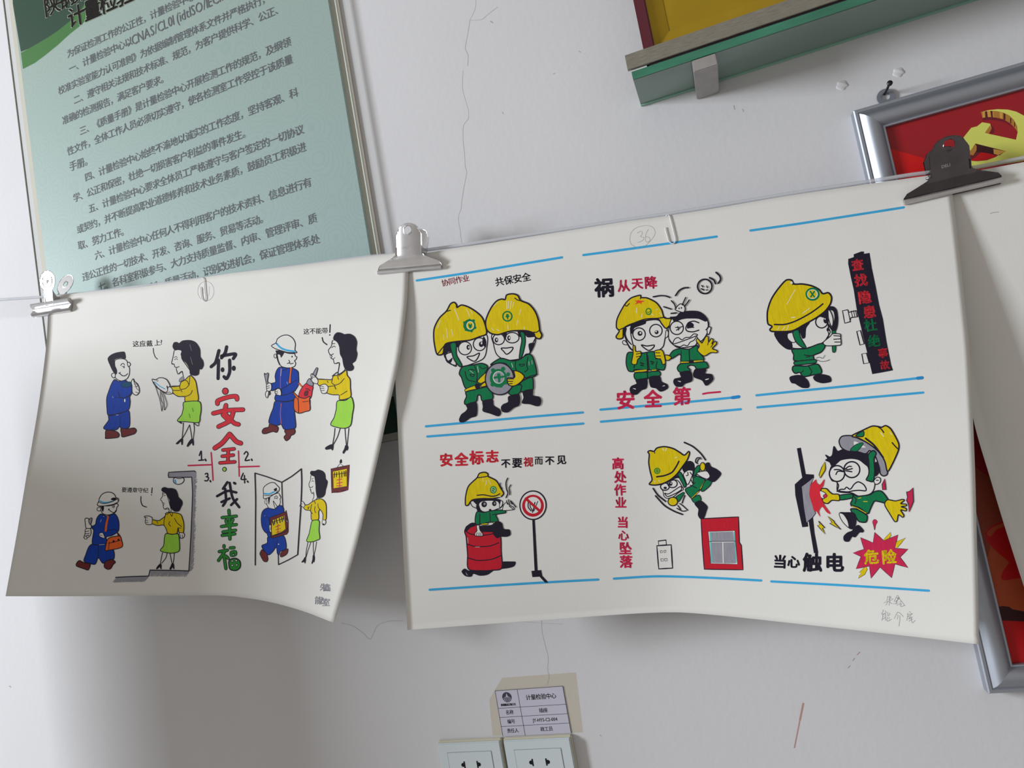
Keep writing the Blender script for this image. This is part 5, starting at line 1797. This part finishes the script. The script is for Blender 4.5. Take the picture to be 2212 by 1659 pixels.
def bulldog(jl, jr, off, top, label, mt, emboss=True, deep=0.014):
    fr = clip_frame(jl, jr, off, top, deep); O, X, Y, Z, Wd, H = fr
    t = thing('bulldog_clip', O, label, 'clip', 'metal clips on the cord')
    pr = [(-.5, .0), (-.5, .06), (-.465, .13), (-.35, .20), (-.255, .265), (-.215, .33), (-.205, .42), (-.205, .74), (-.185, .80), (-.165, .85), (-.15, .90), (-.11, .955), (-.05, .99), (0, 1.0)]
    out = [(a * Wd, b * H) for a, b in pr] + [(-a * Wd, b * H) for a, b in pr[-2::-1]]
    out = out[::-1]
    def yf(x, z):
        q = z / H
        bend = 0.0012 + 0.006 * min(1, q / .22) + (deep - 0.0075) * max(0, (q - .22) / .78)
        return bend - 0.0022 * min(1, abs(x) / (0.2 * Wd)) ** 3 * (1 if q > .3 else 0.2) - (0.0012 if q < 0.04 else 0)
    plate('front_plate', out, [(0, H * .84, 0.058 * Wd)], yf, 0.0007, fr, mt, t)
    plate('back_plate', out, [(0, H * .84, 0.058 * Wd)], lambda x, z: -yf(x, z) - 0.0012, 0.0007, fr, mt, t)
    lip = [(0.0004, -0.0030), (0.0022, -0.0034), (0.0036, -0.0022), (0.0040, 0.0), (0.0030, 0.0016), (0.0006, 0.0016)]
    sweep_x('jaw_lip', lip, -.5 * Wd, .5 * Wd, fr, M_chrome, t)
    sweep_x('jaw_lip', [(-a - 0.0012, b) for a, b in lip][::-1], -.5 * Wd, .5 * Wd, fr, mt, t)
    # spring: coiled bar with folded ears between the plates
    pts = []
    for k in range(80):
        a = k / 80 * 2 * math.pi * 5; x = (-0.15 + 0.30 * k / 79) * Wd
        pts.append(O + X * x + Y * (math.cos(a) * 0.0036 - 0.0006) + Z * (H * .36 + math.sin(a) * 0.0036))
    tube('spring', pts, 0.0006, mt, t, 6)
    tube('pivot_pin', [O + X * (-.235 * Wd) + Z * (H * .36) - Y * .0006, O + X * (.235 * Wd) + Z * (H * .36) - Y * .0006], 0.0011, mt, t, 8)
    for s_ in (-1, 1):
        V = [O + X * (s_ * .205 * Wd) + Y * a + Z * (H * b) for a, b in ((.0070, .28), (.0095, .50), (.0035, .46), (-.0035, .46), (-.0105, .50), (-.008, .28))]
        V += [v + X * (-s_ * .0006) for v in V]; n = 6
        mesh_obj('side_ear', V, [tuple(range(6)), tuple(range(11, 5, -1))] + [(i, (i + 1) % 6, (i + 1) % 6 + 6, i + 6) for i in range(6)], [mt], t)
    if emboss:
        ctr, s = em_metrics(); V = []; F = []; x = -0.095 * Wd
        for ch in 'DELI':
            g = glyph(ch, 0.01); b = len(V); hh = 0.055 * H / 0.7
            for q in g[0]:
                xx = x + (q[0] - g[2][0]) * hh; zz = H * .44 + q[1] * hh
                V.append(O + X * xx + Z * zz + Y * (yf(xx, zz) + 0.00025))
            F += [tuple(i + b for i in f) for f in g[1]]; x += (g[3][0] - g[2][0] + .1) * hh
        mesh_obj('stamped_lettering', V, F, [M_chrome], t)
    return t
bulldog((1952, 437), (2163, 388), 0.0515, (2049, 293), 'dark wide bulldog clip joining the six-cartoon sheet and the plain sheet', M_chromed, deep=0.015)
bulldog((818, 588), (955, 576), 0.0525, (880, 481), 'bright nickel bulldog clip joining the two cartoon sheets', M_chrome, deep=0.015)
# the round-headed clip at the far left
fr = clip_frame((74, 685), (155, 672), 0.0525, (100, 584), 0.017); O, X, Y, Z, Wd, H = fr
rc = thing('round_handle_clip', O, 'shiny clip with round disc handles and a straight jaw, leftmost on the cord', 'clip', 'metal clips on the cord')
def handle_outline(R, hs, z0):
    o = [(-hs, z0), ]
    a0 = math.asin(min(.95, hs / R)); n = 26; cz = H - R
    o += [(-math.sin(a0 + (math.pi - a0 - .0) * 0), 0)] if False else []
    for k in range(n + 1):
        a = -math.pi / 2 - a0 - (2 * math.pi - 2 * a0) * k / n
        o.append((R * math.cos(a), cz + R * math.sin(a)))
    o.append((hs, z0)); return o[::-1]
R = 0.205 * Wd
yfc = lambda x, z: 0.0075 + 0.0095 * max(0, (z / H - .25) / .75)
plate('front_handle', handle_outline(R, .11 * Wd, .20 * H), [(0, H - R, .02 * Wd)], yfc, 0.0007, fr, M_chrome, rc)
plate('back_handle', handle_outline(R, .11 * Wd, .20 * H), [(0, H - R, .05 * Wd)], lambda x, z: -yfc(x, z) - 0.001, 0.0007, fr, M_chrome, rc)
pts = [O + X * (.62 * R * math.cos(a)) + Z * (H - R + .62 * R * math.sin(a)) + Y * (yfc(0, H - R + .62 * R * math.sin(a)) + .0002) for a in np.linspace(0, 2 * math.pi, 30)]
tube('pressed_ring', pts, 0.0004, M_chrome, rc, 6)
jaw = [(0.0003, -.001), (.0040, .0005), (.0062, .0035), (.0030, .0090), (.0028, .0105), (.0075, .0135), (.0088, .0165), (.0080, .0185), (.004, .0195), (.0006, .0150)]
sweep_x('front_jaw', jaw, -.5 * Wd, .5 * Wd, fr, M_chrome, rc)
sweep_x('back_jaw', [(-a - .001, b) for a, b in jaw][::-1], -.5 * Wd, .5 * Wd, fr, M_chrome, rc)
for s_ in (-1, 1):
    V = [O + X * (s_ * .11 * Wd) + Y * a + Z * b for a, b in ((.0075, .013), (.0115, .55 * H), (.003, .40 * H), (-.003, .40 * H), (-.012, .55 * H), (-.0075, .013))]
    V += [v + X * (-s_ * .0006) for v in V]
    mesh_obj('side_ear', V, [tuple(range(6)), tuple(range(11, 5, -1))] + [(i, (i + 1) % 6, (i + 1) % 6 + 6, i + 6) for i in range(6)], [M_chrome], rc)
pts = [O + X * ((-0.1 + .2 * k / 59) * Wd) + Y * (math.cos(k / 60 * 8 * math.pi) * .003) + Z * (.32 * H + math.sin(k / 60 * 8 * math.pi) * .003) for k in range(60)]
tube('spring', pts, .0005, M_chrome, rc, 6)

# ------------------------------------------------------------------ paper clips
def paperclip(front, surf, x0, y0, sc, label):
    pts = []
    for (a, b) in front:
        px, py = x0 + a / sc, y0 + b / sc
        pts.append(W3(px, py, float(surf(np.array(px), np.array(py))) + 0.0011))
    top = pts[0]; d = (pts[-1] - pts[-2]).normalized(); 
    down = (pts[4] - pts[2]).normalized(); side = Vector((1, 0, 0)) * -1
    back = [top + Vector((0, .0016, .0006)), top + Vector((-.0006, .0021, -.002))]
    q = top + Vector((0, .0021, 0))
    back += [q + down * .012 + side * .001, q + down * .024 + side * .0005, q + down * .030 + side * .0035, q + down * .024 + side * .0072, q + down * .010 + side * .0072, q + down * .003 + side * .0070]
    P_ = catmull3(list(reversed(back)) + pts, 6)
    o = tube('paper_clip', P_, 0.00055, M_wire, n=8); own_origin(o)
    return tag(o, label, 'paper clip', 'wire paper clips on the sheet tops')
paperclip([(1000, 252), (1040, 240), (1070, 285), (1120, 470), (1165, 650), (1190, 780), (1180, 840), (1140, 866), (1090, 850), (1045, 800), (1010, 680), (988, 590), (970, 515)], sheet_right, 1340, 440, 10.05,
          'white wire paper clip on the six-cartoon sheet, beside the circled 36')
paperclip([(610, 330), (650, 345), (675, 410), (690, 600), (710, 850), (735, 1050), (712, 1140), (675, 1165), (615, 1110), (578, 1000), (560, 800), (545, 665)], sheet_left, 400, 580, 16.59,
          'wire paper clip on top of the sheet of four blue-overall cartoons')

# ------------------------------------------------------------------ glass shelf with its rail and bracket, gold plaque on it
sx0, sx1 = -0.0325, 0.80
zg0, zg1 = 0.3673, 0.3765; dep = 0.069
M_glass = bpy.data.materials.new('green_float_glass'); M_glass.use_nodes = True
b_ = M_glass.node_tree.nodes['Principled BSDF']; b_.inputs['Base Color'].default_value = lin('8aa298'); b_.inputs['Roughness'].default_value = 0.12
b_.inputs['Transmission Weight'].default_value = 0.25; b_.inputs['IOR'].default_value = 1.5
M_gedge = mat('deep_green_glass_edge', '38795f', 0.2, spec=0.6, noise=0.25, scale=14, stretch=((0, 0, 0), (1, 1, 4)))
shelf = thing('glass_shelf', (sx0, 0, zg0), 'green-edged glass shelf with brushed steel rail, under the gold plaque', 'shelf')
box('glass_panel', sx0, sx1, -dep, -0.0005, zg0, zg1, M_glass, shelf, 0.0006)
box('front_edge', sx0, sx1, -dep - 0.0012, -dep + 0.0003, zg0 + 0.0003, zg1 - 0.0002, M_gedge, shelf)
box('rear_edge', sx0, sx1, -0.0045, -0.0006, zg0 - 0.0012, zg0 + 0.0002, mat('pale_green_glass_rim', '86b5a3', 0.3), shelf)
box('front_rail', sx0 - 0.0035, sx1, -dep - 0.003, -dep + 0.001, zg1 + 0.0022, zg1 + 0.0195, M_rail, shelf, 0.0004)
box('gap_shade_strip', sx0 + 0.020, sx1, -dep - 0.0005, -dep + 0.0065, zg1, zg1 + 0.0030, M_black, shelf)  # black strip puts in the shade of the gap between rail and glass
bkx0 = W3(1499, 156, dep).x; bkx1 = W3(1551, 140, dep).x
bk = box('bracket', bkx0, bkx1, -dep - 0.001, 0.0, zg0 - 0.0135, zg0 - 0.0003, M_brk, shelf, 0.0008)
box('bracket_clamp', bkx0 + .0005, bkx1 - .0005, -dep + 0.004, -0.004, zg0 - 0.0004, zg0 + 0.0022, M_black, bk)
tag(shelf)
gx0 = W3(1388, 95, 0.045).x; gz = zg1 + 0.0005
plq = thing('gold_plaque', (gx0 + 0.2, -0.045, gz), 'gold plaque in a maroon wooden frame standing on the glass shelf', 'plaque')
gx1 = gx0 + 0.46; gy = -0.050; gzt = gz + 0.30; fw = 0.0125
box('frame_rail', gx0, gx0 + fw, gy - 0.012, gy + 0.008, gz, gzt, M_maroon, plq, 0.0015)
box('frame_rail', gx1 - fw, gx1, gy - 0.012, gy + 0.008, gz, gzt, M_maroon, plq, 0.0015)
box('frame_rail', gx0, gx1, gy - 0.012, gy + 0.008, gz, gz + 0.021, M_maroon, plq, 0.0015)
box('frame_rail', gx0, gx1, gy - 0.012, gy + 0.008, gzt - fw, gzt, M_maroon, plq, 0.0015)
gp = box('gold_panel', gx0 + fw - .001, gx1 - fw + .001, gy - 0.004, gy + 0.004, gz + .019, gzt - fw, M_gold, plq)
V = []; ix0 = gx0 + fw; ix1 = gx1 - fw; iz0 = gz + 0.020; iz1 = gzt - fw; w_ = 0.018
for (x, z, y) in ((ix0, iz0, -.009), (ix1, iz0, -.009), (ix1, iz1, -.009), (ix0, iz1, -.009), (ix0 + w_, iz0 + w_, -.0045), (ix1 - w_, iz0 + w_, -.0045), (ix1 - w_, iz1 - w_, -.0045), (ix0 + w_, iz1 - w_, -.0045)): V.append((x, gy + y, z))
mesh_obj('bevelled_border', V, [(0, 1, 5, 4), (1, 2, 6, 5), (2, 3, 7, 6), (3, 0, 4, 7)], [M_gold], plq)

# ------------------------------------------------------------------ red picture in an aluminium snap frame
fx0, fx1, fz1, fz0 = 0.1822, 1.05, 0.2845, -0.3290
frame = thing('framed_picture', ((fx0 + fx1) / 2, 0, fz0), 'red picture with gold emblem in a silver aluminium frame behind the plain sheet', 'picture')
prof = [(0, 0), (0, .0135), (.0012, .0150), (.0038, .0150), (.0046, .0140), (.0056, .0148), (.0085, .0178), (.0125, .0193), (.0165, .0190), (.0200, .0172), (.0228, .0140), (.0238, .0128), (.0245, .0138), (.0262, .0138), (.0268, .0125), (.0268, .008)]
V = []
for (cx_, cz_, ix, iz) in ((fx0, fz0, 1, 1), (fx1, fz0, -1, 1), (fx1, fz1, -1, -1), (fx0, fz1, 1, -1)):
    for (w, h) in prof: V.append((cx_ + ix * w, -h, cz_ + iz * w))
n = len(prof)
for q in range(4):
    a = q * n; b2 = ((q + 1) % 4) * n
    vv = V[a:a + n] + V[b2:b2 + n]
    F = [(i, i + 1, i + 1 + n, i + n) for i in range(n - 1)]
    o = mesh_obj('frame_rail', vv, F, [M_alu], frame)
    o.data.polygons.foreach_set('use_smooth', [5 <= i <= 9 for i in range(len(F))])
M_redp = mat('crimson_print', '9c1620', 0.4, spec=0.4)
pan = box('printed_panel', fx0 + .02, fx1 - .02, -0.0098, -0.003, fz0 + .02, fz1 - .02, M_redp, frame)
INK.update({'A': mat('bright_red_print', 'd01818', 0.4), 'B': mat('pale_gold_print', 'd6d868', 0.45), 'E': mat('bronze_print', 'b07a34', 0.45), 'F': mat('bronze_shadow_print', '4c2028', 0.45),
            'U': mat('rust_print', '96402a', 0.45), 'V': mat('orange_print', 'b8502c', 0.45), 'Y': mat('dark_band_print', '3a1418', 0.5), 'Z': mat('scarlet_print', 'c00c14', 0.4), 'Q': mat('wine_shadow_print', '6a1c28', 0.45), 'T': mat('amber_print', 'd29a48', 0.45)})
sf = flat(0.0098); Draw.order = 0
def emblem(text, name, label=None):
    d = Draw(sf, 0.00008)
    for ln in text.strip().split('\n'):
        f = ln.split(); x0, y0, s = {'a': (1700, 100, 4.148), 'b': (2060, 220, 11.06), 'c': (2080, 880, 3.947), 'd': (0, 0, 1)}[f[0]]
        P = [(x0 + float(q.split(',')[0]) / s, y0 + float(q.split(',')[1]) / s) for q in f[3:]]
        Draw.order += 1; d.fill(smooth_pts(P, True, 3) if f[1] == 'f' else P, f[2], 40)
    return d.build(name, frame, label)
emblem("""d F A 1912,318 1990,340 2070,372 2080,385 2080,430 1935,430""", 'red_field')
emblem("""d F Z 2142,1330 2400,1330 2400,1452 2168,1452""", 'red_band')
emblem("""b f Q 690,380 800,365 950,375 1150,420 1300,500 1420,600 1350,560 1200,480 1000,440 850,430 700,440
b F E 650,240 800,210 1000,205 1200,265 1340,330 1440,430 1520,590 1545,700 1530,720 1440,600 1340,505 1180,410 1000,375 820,360 690,385
b F T 690,235 745,228 752,368 692,384
b F T 800,212 870,210 888,362 820,366
b F T 930,230 950,230 960,372 940,370
b F T 1095,250 1170,262 1165,410 1110,395
b F F 750,228 795,215 812,366 760,370
b F F 880,212 925,222 938,372 900,366
b F F 1190,265 1240,300 1235,440 1190,415
b F F 1350,380 1380,400 1375,520 1350,505
b F F 1450,470 1470,500 1465,600 1445,585
b F B 690,235 850,195 1060,175 1300,185 1500,235 1681,330 1900,480 2050,760 2050,1100 1900,1300 1640,1420 1250,1480 800,1560 320,1640 300,1400 560,1420 800,1395 1000,1320 1130,1240 1250,1180 520,995 410,1160 290,1130 180,920 420,620 560,585 680,488 870,520 905,640 840,765 1490,905 1530,720 1520,590 1440,430 1340,330 1200,262 1050,225 900,212""", 'hammer_and_sickle', 'pale gold hammer and sickle with bronze sides')
emblem("""b F E 745,740 870,560 905,640 840,765
b f Q 890,560 960,640 950,740 870,750 920,650
b F Y 540,1000 1240,1175 1100,1280 860,1250 640,1200 500,1270 420,1230
b F E 290,1120 405,1165 520,1010 550,1060 545,1160 470,1280 290,1240
b F T 950,1125 1240,1180 1070,1275 960,1240
b f Z 560,1270 660,1215 800,1225 1000,1285 860,1360 600,1405 400,1400 480,1320
b F Q 290,1250 470,1285 540,1200 640,1210 520,1330 400,1390 290,1400""", 'hammer_side')
emblem("""d F V 2060,995 2107,1010 2140,1032 2420,1180 2420,1330 2140,1325 2120,1260
d F U 2080,1010 2108,1012 2140,1032 2150,1060 2168,1125 2130,1145 2140,1180 2125,1230 2105,1190
c f Z 345,970 240,1020 190,1075 215,1150 300,1240 385,1310 390,1330 340,1400 325,1450 350,1475 500,1455 700,1450 700,900
c f V 345,985 245,1030 205,1075 235,1100 290,1040 370,1010
d F Y 2150,1312 2166,1309 2260,1320 2420,1330 2420,1352 2157,1340
c F V 380,1690 521,1650 620,1640 620,1760 420,1720""", 'ribbon_print')
ring = []
rc_ = W3(1913, 209, 0.002)
bm = bmesh.new()
V = []; F = []; k = 28
for yy in (-0.0012, -0.0026):
    for rr in (0.0042, 0.0086):
        for i in range(k): V.append((rc_.x + rr * math.cos(2 * math.pi * i / k), yy, rc_.z + rr * math.sin(2 * math.pi * i / k)))
for i in range(k):
    j = (i + 1) % k
    F += [(i, j, k + j, k + i)[::-1], (2 * k + i, 2 * k + j, 3 * k + j, 3 * k + i), (k + i, k + j, 3 * k + j, 3 * k + i)[::-1], (i, j, 2 * k + j, 2 * k + i)]
mesh_obj('hanging_eye', V, F, [M_zinc], frame)
box('eye_plate', rc_.x - .006, rc_.x + .006, -0.0026, -0.0012, fz1 - .004, rc_.z - .0055, M_zinc, frame)
nb = W3(1911, 204, 0.0); nh = W3(1912.5, 184.5, 0.020)
nh = Vector((nb.x + .0004, -0.024, nb.z + 0.0012))
nail = thing('nail', nb, 'black nail in the wall holding the silver frame by its eye', 'nail')
tube('shank', [nb + Vector((0, .004, 0)), nb.lerp(nh, .5), nh], 0.00125, M_black, nail, 10)
dirn = (nh - nb).normalized()
tube('head', [nh - dirn * .0003, nh + dirn * .0012], 0.0028, M_black, nail, 14)

# ------------------------------------------------------------------ sockets and asset label
def socket(x0, x1, ztop, label):
    t = thing('wall_socket', ((x0 + x1) / 2, 0, ztop - .043), label, 'socket', 'pair of wall sockets')
    z0 = ztop - .086
    box('back_plate', x0, x1, -0.0065, 0, z0, ztop, M_plastic2, t, 0.0012)
    fp = box('face_plate', x0 + .0012, x1 - .0008, -0.0100, -0.0066, z0 + .001, ztop - .0012, M_plastic, t, 0.0012)
    cx_ = (x0 + x1) / 2; a = .0295; top = ztop - .0125
    gv = mat('plate_groove', '8d98a0', 0.6) if 'plate_groove' not in bpy.data.materials else bpy.data.materials['plate_groove']
    g = box('socket_insert', cx_ - a, cx_ + a, -0.0106, -0.0095, top - .061, top, M_plastic, t, 0.0004)
    for (xa, xb, za, zb) in ((-a - .0006, -a, -.0616, .0006), (a, a + .0006, -.0616, .0006), (-a, a, 0, .0006), (-a, a, -.0616, -.061)):
        box('groove', cx_ + xa, cx_ + xb, -0.01012, -0.0099, top + za, top + zb, gv, fp)
    for rz in (-.0150, -.044):
        for s_ in (-1, 1):
            V = []; F = []; k = 14; hx = cx_ + s_ * .0105; hz = top + rz; r = .0027
            for yy in (-.01075, -.0104):
                for i in range(k): V.append((hx + r * math.cos(2 * math.pi * i / k), yy, hz + r * .9 * math.sin(2 * math.pi * i / k)))
            F = [tuple(range(k)), tuple(range(2 * k - 1, k - 1, -1))] + [(i, (i + 1) % k, (i + 1) % k + k, i + k) for i in range(k)]
            ix = hx - s_ * .0018
            b2 = len(V); V += [(ix + sx * .0009, yy, hz + sz * .0042) for yy in (-.01078, -.0104) for sx, sz in ((-1, -1), (1, -1), (1, 1), (-1, 1))]
            F += [(b2, b2 + 1, b2 + 2, b2 + 3), (b2 + 7, b2 + 6, b2 + 5, b2 + 4)] + [(b2 + i, b2 + (i + 1) % 4, b2 + 4 + (i + 1) % 4, b2 + 4 + i) for i in range(4)]
            mesh_obj('pin_hole', V, F, [M_dark], g)
    return t
socket(-0.4335, -0.3470, -0.3535, 'left of the two white square wall sockets, clear of the asset label')
socket(-0.3440, -0.2575, -0.3535, 'right of the two white square wall sockets, directly under the asset label')
lx0, lx1, lz1, lz0 = -0.3463, -0.2578, -0.2979, -0.3532
lab = thing('asset_label', ((lx0 + lx1) / 2, 0, lz0), 'small ruled paper label with round logo taped above the right socket', 'label')
M_lab = mat('lilac_white_label_paper', 'c3c1d0', 0.6)
ts = unproj([1084.5, 1243.6, 1259, 1063.7, 1056.4], [1464.4, 1452.6, 1582, 1589, 1511.4], [0.0003] * 5)
V = [tuple(p) for p in ts] + [(p[0], p[1] + .0002, p[2]) for p in ts]
mesh_obj('clear_tape', V, [(4, 3, 2, 1, 0), (5, 6, 7, 8, 9)] + [(i, (i + 1) % 5, (i + 1) % 5 + 5, i + 5) for i in range(5)], [M_tape], lab)
box('label_paper', lx0, lx1, -0.0008, -0.0004, lz0, lz1, M_lab, lab)
INK['5'] = mat('label_print', '3c3c4a', 0.6)
Draw.order = 0; dl = Draw(flat(0.0008), 0.0001)
def LP(u, v): # label fractions to picture coordinates on the label plane
    x = lx0 + (lx1 - lx0) * u; z = lz1 + (lz0 - lz1) * v
    q = CR @ (np.array([x, -0.0009, z]) - CAM); return (CX + FPX * q[0] / q[2], CY + FPX * q[1] / q[2])
xs = 0.335; ys = [0, .385, .585, .785, 1.0]
for y in ys[:-1]: dl.ribbon(dense([LP(0, y), LP(1, y)], False, 20), 0.9, '5', cap=False)
for x in (0.004, xs, .996): dl.ribbon(dense([LP(x, 0), LP(x, 1)], False, 20), 0.9, '5', cap=False)
dl.build('ruled_lines', lab)
def ltext(text, u, v, wfrac, hfrac, bold, name='lettering'):
    n = len(text); V = []; F = []; ctr, s = em_metrics(); Wm = (lx1 - lx0) * wfrac
    gs = [(*thick(*glyph(c)[:2], bold / 100), *glyph(c)[2:]) for c in text]
    if ord(text[0]) < 128:
        adv = [(g[3][0] - g[2][0] + .09) for g in gs]
    else: adv = [1.0] * n
    tot = sum(adv); x = lx0 + (lx1 - lx0) * u - Wm / 2; zc = lz1 + (lz0 - lz1) * v; k = Wm / tot
    for g, a in zip(gs, adv):
        b = len(V); cjk = a == 1.0
        for q in g[0]:
            if cjk: X = x + k / 2 + (q[0] - ctr[0]) / s * k * .92; Z_ = zc + (q[1] - ctr[1]) / s * hfrac
            else: X = x + (q[0] - g[2][0]) * k; Z_ = zc + (q[1] - .36) * hfrac
            V.append((X, -.00095, Z_))
        F += [tuple(i + b for i in f) for f in g[1]]; x += a * k
    mesh_obj(name, V, F, [INK['5']], lab)
ltext('计量检验中心', .66, .19, .44, .0062, .8); ltext('名称', .165, .485, .115, .0050, .6); ltext('插座', .66, .485, .125, .0050, .6)
ltext('编号', .165, .685, .115, .0050, .6); ltext('JY-HYS-C2-004', .66, .685, .36, .0056, 1.0)
ltext('责任人', .165, .885, .17, .0050, .6); ltext('政工员', .66, .885, .18, .0050, .6); ltext('陕钢集团汉钢公司', .165, .318, .22, .0028, 3)
# logo: dark disc cut by rays that fan out from its top
cu, cv = .165, .155; Rm = .0062; V = []; F = []
cxm = lx0 + (lx1 - lx0) * cu; czm = lz1 + (lz0 - lz1) * cv
def arc(a0, a1, inner_pt, n=8):
    b = len(V); V.append((inner_pt[0], -.00095, inner_pt[1]))
    for i in range(n + 1):
        a = math.radians(a0 + (a1 - a0) * i / n); V.append((cxm + Rm * math.cos(a), -.00095, czm + Rm * math.sin(a)))
    F.append(tuple(range(b, b + n + 2)))
topp = (cxm, czm + Rm * .75)
arc(195, 88, (cxm - .0012, czm + Rm * .2)); arc(92, -15, (cxm + .0012, czm + Rm * .2))
for a in (205, 228, 250, 270, 290, 312, 335): arc(a - 6.5, a + 6.5, (cxm + math.cos(math.radians(a)) * Rm * .12, czm + Rm * .1))
mesh_obj('round_logo', V, F, [INK['5']], lab)
print('SCENE OK', len(bpy.data.objects))
